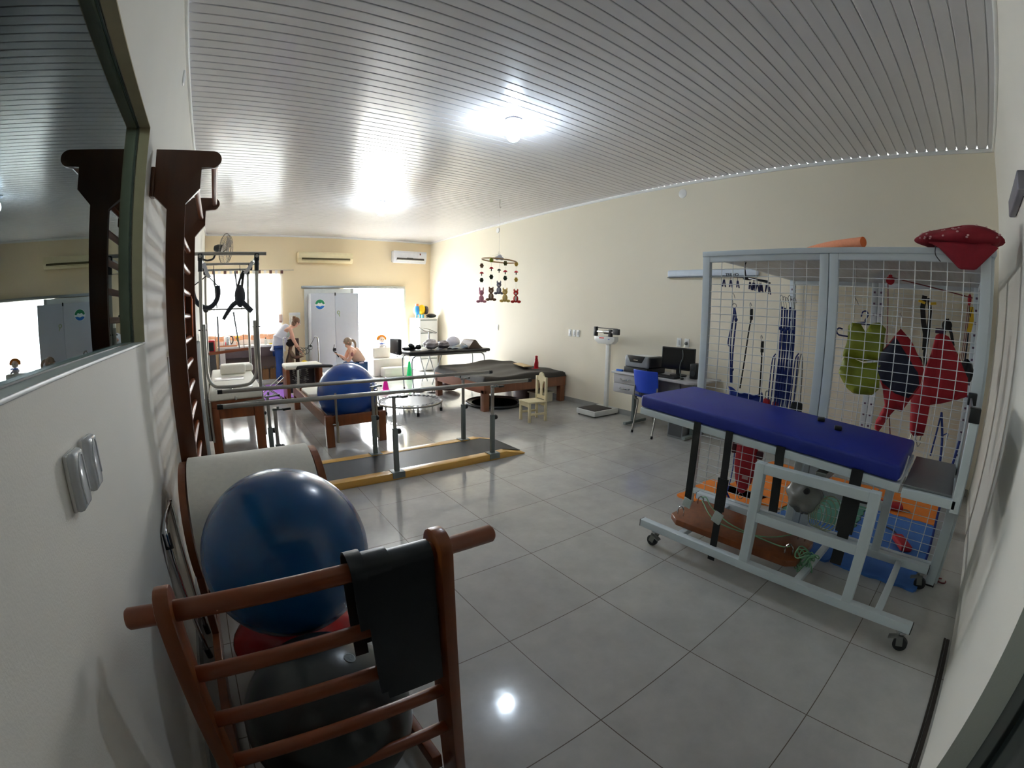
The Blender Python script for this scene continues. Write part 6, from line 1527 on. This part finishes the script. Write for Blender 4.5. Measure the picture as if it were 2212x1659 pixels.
def hand(N, E, base, wrist, d, side, curl, key, s=1.0):
    """palm, four unequal bent fingers and a thumb, grown from the wrist"""
    d = V(d).normalized(); side = V(side).normalized(); curl = V(curl).normalized(); w = V(wrist)
    palm = w + d * .06 * s
    N[key + 'palm'] = (*palm, .026 * s, .016 * s); E.append((base, key + 'palm'))
    for i, (o, L) in enumerate(((-.028, .064), (-.010, .074), (.009, .070), (.027, .054))):
        a = palm + d * .035 * s + side * o * s; b_ = a + (d * .8 + curl * .35) * L * .5 * s; c = b_ + (d * .5 + curl * .8) * L * .5 * s
        N[key + 'a%d' % i] = (*a, .009 * s); N[key + 'b%d' % i] = (*b_, .008 * s); N[key + 'c%d' % i] = (*c, .006 * s)
        E += [(key + 'palm', key + 'a%d' % i), (key + 'a%d' % i, key + 'b%d' % i), (key + 'b%d' % i, key + 'c%d' % i)]
    a = palm - side * .034 * s - d * .012 * s; b_ = a + (d * .6 - side * .6 + curl * .4) * .04 * s
    N[key + 't0'] = (*a, .011 * s); N[key + 't1'] = (*b_, .008 * s); E += [(key + 'palm', key + 't0'), (key + 't0', key + 't1')]

# ---- standing woman bending over the child (faces the cabinet side)
wy = 8.02
t = thing('person', 'person standing bent forward in a white sleeveless tunic and blue jeans, hair up', 'person', (-.42, wy, 0))
N = {'pel': (-.44, wy, .80, .105, .13), 'bel': (-.39, wy, .94, .10, .12), 'che': (-.28, wy, 1.10, .105, .135), 'upc': (-.20, wy, 1.185, .085, .12), 'nek': (-.125, wy, 1.235, .042), 'hd0': (-.065, wy, 1.265, .062, .058), 'hd1': (-.015, wy, 1.305, .082, .074), 'hd2': (-.03, wy, 1.355, .065, .06), 'chin': (.005, wy, 1.215, .035), 'nose': (.062, wy, 1.262, .012)}
E_ = [('pel', 'bel'), ('bel', 'che'), ('che', 'upc'), ('upc', 'nek'), ('nek', 'hd0'), ('hd0', 'hd1'), ('hd1', 'hd2'), ('hd0', 'chin'), ('hd1', 'nose')]
for sgn, k in ((-1, 'r'), (1, 'l')):
    y = wy + .085 * sgn; ya = wy + .15 * sgn
    fx = -.02 if sgn < 0 else .06
    N.update({k + 'hip': (-.44, y, .74, .085), k + 'kne': (-.43 + fx * .5, y, .43, .058), k + 'cal': (-.45 + fx, y, .27, .05), k + 'ank': (-.45 + fx, y, .075, .036), k + 'toe': (-.33 + fx, y, .035, .032), k + 'sho': (-.19, ya, 1.17, .055), k + 'elb': (-.115, ya - .02 * sgn, .93, .040), k + 'wri': (.01, wy + .09 * sgn, .735, .026)})
    E_ += [('pel', k + 'hip'), (k + 'hip', k + 'kne'), (k + 'kne', k + 'cal'), (k + 'cal', k + 'ank'), (k + 'ank', k + 'toe'), ('upc', k + 'sho'), (k + 'sho', k + 'elb'), (k + 'elb', k + 'wri')]
    hand(N, E_, k + 'wri', N[k + 'wri'][:3], (.55, 0, -.83), (0, sgn, 0), (.3, -sgn * .5, -.3), k)
skinned('body', N, E_, M_skin, t)
N2 = {'pel': (-.44, wy, .86, .125, .155), 'bel': (-.39, wy, .97, .118, .15), 'che': (-.28, wy, 1.11, .12, .155), 'upc': (-.20, wy, 1.185, .098, .155), 'nk': (-.155, wy, 1.22, .06, .085), 'hem': (-.45, wy, .74, .14, .165)}
skinned('tunic', N2, [('hem', 'pel'), ('pel', 'bel'), ('bel', 'che'), ('che', 'upc'), ('upc', 'nk')], M_whitecloth, t)
MB().ball((-.215, wy - .148, 1.08), (.035, .02, .08), R=Matrix.Rotation(.5, 3, 'Y')).build('print_panel', mat('green_leaf_print', rgb(150, 178, 166), rough=.85, second=rgb(214, 222, 214), scale=30), t)
N3 = {'pel': (-.44, wy, .80, .115, .14)}; E3 = []
for sgn, k in ((-1, 'r'), (1, 'l')):
    for q in ('hip', 'kne', 'cal', 'ank'):
        n = N[k + q]; N3[k + q] = (n[0], n[1], n[2] + (.01 if q == 'ank' else 0), n[3] + .016)
    E3 += [('pel', k + 'hip'), (k + 'hip', k + 'kne'), (k + 'kne', k + 'cal'), (k + 'cal', k + 'ank')]
skinned('jeans', N3, E3, M_denim, t)
for sgn, k in ((-1, 'r'), (1, 'l')):
    n = N[k + 'ank']; MB().ball((n[0] + .06, n[1], .035), (.125, .045, .035)).build('shoe', mat('navy_shoe', rgb(40, 48, 78), rough=.6), t)
MB().ball((-.035, wy, 1.335), (.092, .086, .085)).ball((-.085, wy, 1.285), (.06, .078, .07)).ball((-.075, wy, 1.405), (.048, .05, .042)).build('hair', M_hair, t)
MB().ball((-.02, wy - .074, 1.285), (.014, .01, .022)).build('ear', M_skin, t)
for sg in (-1, 1): MB().ball((.052, wy + .03 * sg, 1.285), .007, 8, 6).build('eye', M_black, t)

# ---- seated child seen from behind
cy_ = 7.98
t = thing('person', 'person seen from behind, a small child with dark curly hair and brown shirt', 'person', (-.2, cy_, 0))
N = {'pel': (-.20, cy_, .40, .085, .10), 'bel': (-.205, cy_, .52, .08, .095), 'che': (-.205, cy_, .66, .085, .10), 'nek': (-.19, cy_, .755, .036), 'hd0': (-.18, cy_, .80, .06), 'hd1': (-.17, cy_, .86, .078), 'hd2': (-.175, cy_, .905, .06), 'nose': (-.09, cy_, .84, .010)}
E_ = [('pel', 'bel'), ('bel', 'che'), ('che', 'nek'), ('nek', 'hd0'), ('hd0', 'hd1'), ('hd1', 'hd2'), ('hd1', 'nose')]
for sgn, k in ((-1, 'r'), (1, 'l')):
    N.update({k + 'hip': (-.16, cy_ + .07 * sgn, .39, .06), k + 'kne': (.04, cy_ + .08 * sgn, .40, .045), k + 'ank': (.06, cy_ + .08 * sgn, .16, .03), k + 'toe': (.13, cy_ + .08 * sgn, .135, .025), k + 'sho': (-.2, cy_ + .11 * sgn, .70, .038), k + 'elb': (-.12, cy_ + .14 * sgn, .56, .03), k + 'wri': (.0, cy_ + .10 * sgn, .57, .02)})
    E_ += [('pel', k + 'hip'), (k + 'hip', k + 'kne'), (k + 'kne', k + 'ank'), (k + 'ank', k + 'toe'), ('che', k + 'sho'), (k + 'sho', k + 'elb'), (k + 'elb', k + 'wri')]
    hand(N, E_, k + 'wri', N[k + 'wri'][:3], (1, 0, .1), (0, sgn, 0), (0, -sgn * .6, -.4), k, .75)
skinned('body', N, E_, M_skin2, t)
sh = {k: (v[0], v[1], v[2], v[3] + .02, (v[4] if len(v) > 4 else v[3]) + .02) for k, v in N.items() if k in ('pel', 'bel', 'che')}
for k in 'rl': sh[k + 'sho'] = (*N[k + 'sho'][:3], .052); sh[k + 'elb'] = (*N[k + 'elb'][:3], .045)
skinned('shirt', sh, [('pel', 'bel'), ('bel', 'che'), ('che', 'rsho'), ('che', 'lsho'), ('rsho', 'relb'), ('lsho', 'lelb')], mat('olive_brown_cloth', rgb(112, 92, 70), rough=.85), t)
MB().ball((-.182, cy_, .875), (.092, .092, .085)).build('hair', M_hairk, t)
for k in 'rl':
    tr = {q: (*N[k + q][:3], N[k + q][3] + .012) for q in ('hip', 'kne', 'ank')}
    skinned('trouser_leg', {k2: v for k2, v in tr.items()}, [('hip', 'kne'), ('kne', 'ank')], mat('dark_olive_cloth', rgb(70, 62, 50), rough=.85), t)
    n = N[k + 'ank']; MB().ball((n[0] + .045, n[1], .125), (.07, .032, .03)).build('shoe', M_black, t)
# child seat
t = thing('posture_chair', 'dark brown upright child chair around the seated child', 'chair', (-.1, cy_ + .05, 0))
M_seatb = mat('dark_brown_padding', rgb(70, 44, 32), rough=.5)
MB().bb(-.30, .02, cy_ - .15, cy_ + .15, .26, .298, bev=.01).build('seat', M_seatb, t)
MB().bb(-.05, .04, cy_ + .16, cy_ + .20, .30, .96, bev=.012).build('side_wing', M_seatb, t)
for x in (-.28, .0):
    for y in (cy_ - .14, cy_ + .18): MB().rod((x, y, 0), (x, y, .262), .014).build('leg', M_steel, t)
MB().bb(.02, .16, cy_ - .12, cy_ + .12, .085, .10, bev=.004).build('foot_rest', M_seatb, t)
# chrome stand with wire coils
t = thing('bead_stand', 'chrome tube stand with curly bead wires between the two people', 'toy stand', (.05, 7.85, 0))
MB().tube([(-.375, 7.80, .0), (-.36, 7.80, .5), (-.345, 7.80, .94), (-.325, 7.80, 1.0), (-.29, 7.80, .99)], .016, 10, smooth=3).build('post', M_chrome, t)
MB().tube([(.395, 7.80, .0), (.40, 7.80, .5), (.395, 7.80, .90), (.37, 7.80, .985), (.32, 7.80, .995)], .016, 10, smooth=3).build('post', M_chrome, t)
MB().bb(-.42, .45, 7.70, 7.90, 0, .02, bev=.004).build('base', M_grey, t)
b = MB()
b.tube([(.33, 7.80, .99), (.24, 7.80, .84), (.14, 7.80, .74), (.06, 7.80, .70), (-.02, 7.80, .76)], .006, 6, smooth=4)
for cx_, cz_, r in ((-.01, .72, .07), (.07, .69, .075), (.13, .70, .065), (.22, .77, .05)):
    b.tube([(cx_ + r * math.cos(a), 7.80 + .01 * math.sin(a), cz_ + r * math.sin(a)) for a in [2 * PI * k / 24 for k in range(24)]], .005, 6, closed=True)
b.build('bead_wire', mat('dark_wire', rgb(80, 84, 84), rough=.35, metal=.6), t)
b = MB(); b.ball((.235, 7.79, .80), .022, 10, 8); b.build('bead', M_black, t)
o = MB().tube([(-.02, 7.62, .42), (.03, 7.6, .50), (.10, 7.58, .47), (.16, 7.6, .38), (.19, 7.62, .27)], [.03] * 13 if False else .03, 10, smooth=3).ball((.0, 7.62, .36), (.06, .04, .08)).build('toy', mat('bright_yellow_toy', rgb(240, 206, 20), rough=.4), None); o.name = 'plush_toy'; tag(o, 'yellow and pale toy held beside the seated child', 'toy')
o.location.z = .0
t = thing('toy_table', 'small low table with toys behind the pilates chair', 'table', (.15, 7.45, 0))
MB().bb(-.06, .42, 7.3, 7.66, .235, .258, bev=.005).build('table_top', M_cream, t)
for x in (-.03, .39):
    for y in (7.33, 7.63): MB().rod((x, y, 0), (x, y, .236), .014).build('leg', M_paint, t)
o = MB().lathe([(0, 0), (.08, 0), (.075, .05), (.05, .06), (0, .06)], (.26, 7.45, .26), 20).build('toy_bowl', mat('lime_plastic', rgb(110, 226, 70), rough=.4), None); tag(o, 'lime green toy bowl on the low table', 'toy')

# ---- crouching woman filming (faces the standing woman)
sy = 7.45
t = thing('person', 'person crouching with ponytail, beige top and jeans, holding a camera grip', 'person', (1.15, sy, 0))
N = {'pel': (1.28, sy, .32, .115, .145), 'bel': (1.23, sy, .45, .10, .125), 'che': (1.11, sy, .62, .105, .135), 'upc': (1.03, sy, .70, .085, .125), 'nek': (.985, sy, .765, .042), 'hd0': (.965, sy, .81, .06, .056), 'hd1': (.945, sy, .875, .08, .072), 'hd2': (.965, sy, .92, .066, .06), 'chin': (.905, sy, .80, .036), 'nose': (.862, sy, .85, .012)}
E_ = [('pel', 'bel'), ('bel', 'che'), ('che', 'upc'), ('upc', 'nek'), ('nek', 'hd0'), ('hd0', 'hd1'), ('hd1', 'hd2'), ('hd0', 'chin'), ('hd1', 'nose')]
for sgn, k in ((-1, 'r'), (1, 'l')):
    y = sy + .10 * sgn; ya = sy + .155 * sgn
    N.update({k + 'hip': (1.24, y, .30, .09), k + 'kne': (.90, y + .03 * sgn, .42, .062), k + 'cal': (1.0, y + .02 * sgn, .24, .052), k + 'ank': (1.08, y, .08, .036), k + 'toe': (.96, y, .035, .032), k + 'sho': (1.03, ya, .69, .056), k + 'elb': (.93, ya, .47, .04), k + 'wri': (.80, sy + .06 * sgn, .585, .026)})
    E_ += [('pel', k + 'hip'), (k + 'hip', k + 'kne'), (k + 'kne', k + 'cal'), (k + 'cal', k + 'ank'), (k + 'ank', k + 'toe'), ('upc', k + 'sho'), (k + 'sho', k + 'elb'), (k + 'elb', k + 'wri')]
    hand(N, E_, k + 'wri', N[k + 'wri'][:3], (-.85, -.2 * sgn, .45), (0, sgn, 0), (-.2, -sgn, .2), k)
skinned('body', N, E_, M_skin, t)
N2 = {'hem': (1.255, sy, .40, .112, .14), 'bel': (1.23, sy, .46, .112, .138), 'che': (1.11, sy, .625, .117, .15), 'upc': (1.04, sy, .70, .094, .14)}
skinned('top', N2, [('hem', 'bel'), ('bel', 'che'), ('che', 'upc')], mat('beige_knit', rgb(206, 172, 150), rough=.85), t)
N3 = {'pel': (1.28, sy, .31, .128, .155)}; E3 = []
for k in 'rl':
    for q in ('hip', 'kne', 'cal', 'ank'): N3[k + q] = (*N[k + q][:3], N[k + q][3] + .015)
    E3 += [('pel', k + 'hip'), (k + 'hip', k + 'kne'), (k + 'kne', k + 'cal'), (k + 'cal', k + 'ank')]
skinned('jeans', N3, E3, M_denim2, t)
for k in 'rl':
    n = N[k + 'ank']; MB().ball((n[0] - .06, n[1], .035), (.125, .045, .035)).build('shoe', M_black, t)
MB().ball((.965, sy, .885), (.092, .085, .082)).ball((1.0, sy, .84), (.06, .072, .06)).build('hair', M_hair2, t)
MB().tube([(1.035, sy, .90), (1.09, sy - .01, .89), (1.125, sy - .015, .83), (1.125, sy - .01, .74), (1.10, sy, .68)], .034, 12, smooth=4, r2=.012).build('ponytail', M_hair2, t)
MB().strip([(1.17, sy - .13, .42), (1.26, sy - .145, .43), (1.36, sy - .09, .41), (1.375, sy, .405)], .03, (0, 0, 1), .01).build('waistband', M_whitecloth, t)
MB().ball((.955, sy - .072, .865), (.012, .01, .022)).build('ear', M_skin, t)
for sg in (-1, 1): MB().ball((.872, sy + .03 * sg, .875), .007, 8, 6).build('eye', M_black, t)
MB().ball((1.0, sy - .20, .62), (.03, .012, .045)).build('arm_tattoo', mat('faded_ink', rgb(150, 90, 90), rough=.6), t)
MB().rod((.855, sy - .07, .525), (.83, sy - .065, .55), .034, 14).build('wrist_band', M_black, t)
t = thing('camera_gimbal', 'black camera stabiliser grip held up by the crouching person', 'camera', (.72, sy, .6))
MB().rod((.76, sy, .56), (.70, sy, .665), .016, 12).build('grip', M_black, t)
MB().tube([(.70, sy, .665), (.66, sy, .68), (.645, sy, .72), (.66, sy, .77)], .010, 8, smooth=3).rod((.66, sy, .77), (.67, sy, .83), .007).build('arm', M_black, t)
MB().bb(.655, .70, sy - .04, sy + .04, .695, .755, bev=.006).build('camera_body', M_rubber, t)
# purple mat and folded drying rack on the floor
o = MB().bb(-1.02, -.40, 6.30, 8.05, 0.001, .012, bev=.003).build('yoga_mat', mat('purple_foam', rgb(150, 92, 196), rough=.8), None); tag(o, 'purple exercise mat on the floor beside the trapeze table', 'mat')
t = thing('folding_rack', 'folding chrome rack with crossed legs on the purple mat', 'rack', (-.8, 6.2, 0))
RK = t
b = []
for y in (5.95, 6.25):
    MB().rod((-1.05, y, .02), (-.55, y, .42), .009).build('leg', M_chrome, t); MB().rod((-.55, y, .02), (-1.05, y, .42), .009).build('leg', M_chrome, t)
for x, z in ((-1.05, .42), (-.55, .42), (-.8, .22)): MB().rod((x, 5.95, z), (x, 6.25, z), .008).build('bar', M_chrome, t)
for x in (-1.05, -.55):
    for y in (5.95, 6.25): MB().rod((x - .005, y, 0), (x, y, .03), .013).build('rubber_foot', M_black, t)
RK.location.x -= .06
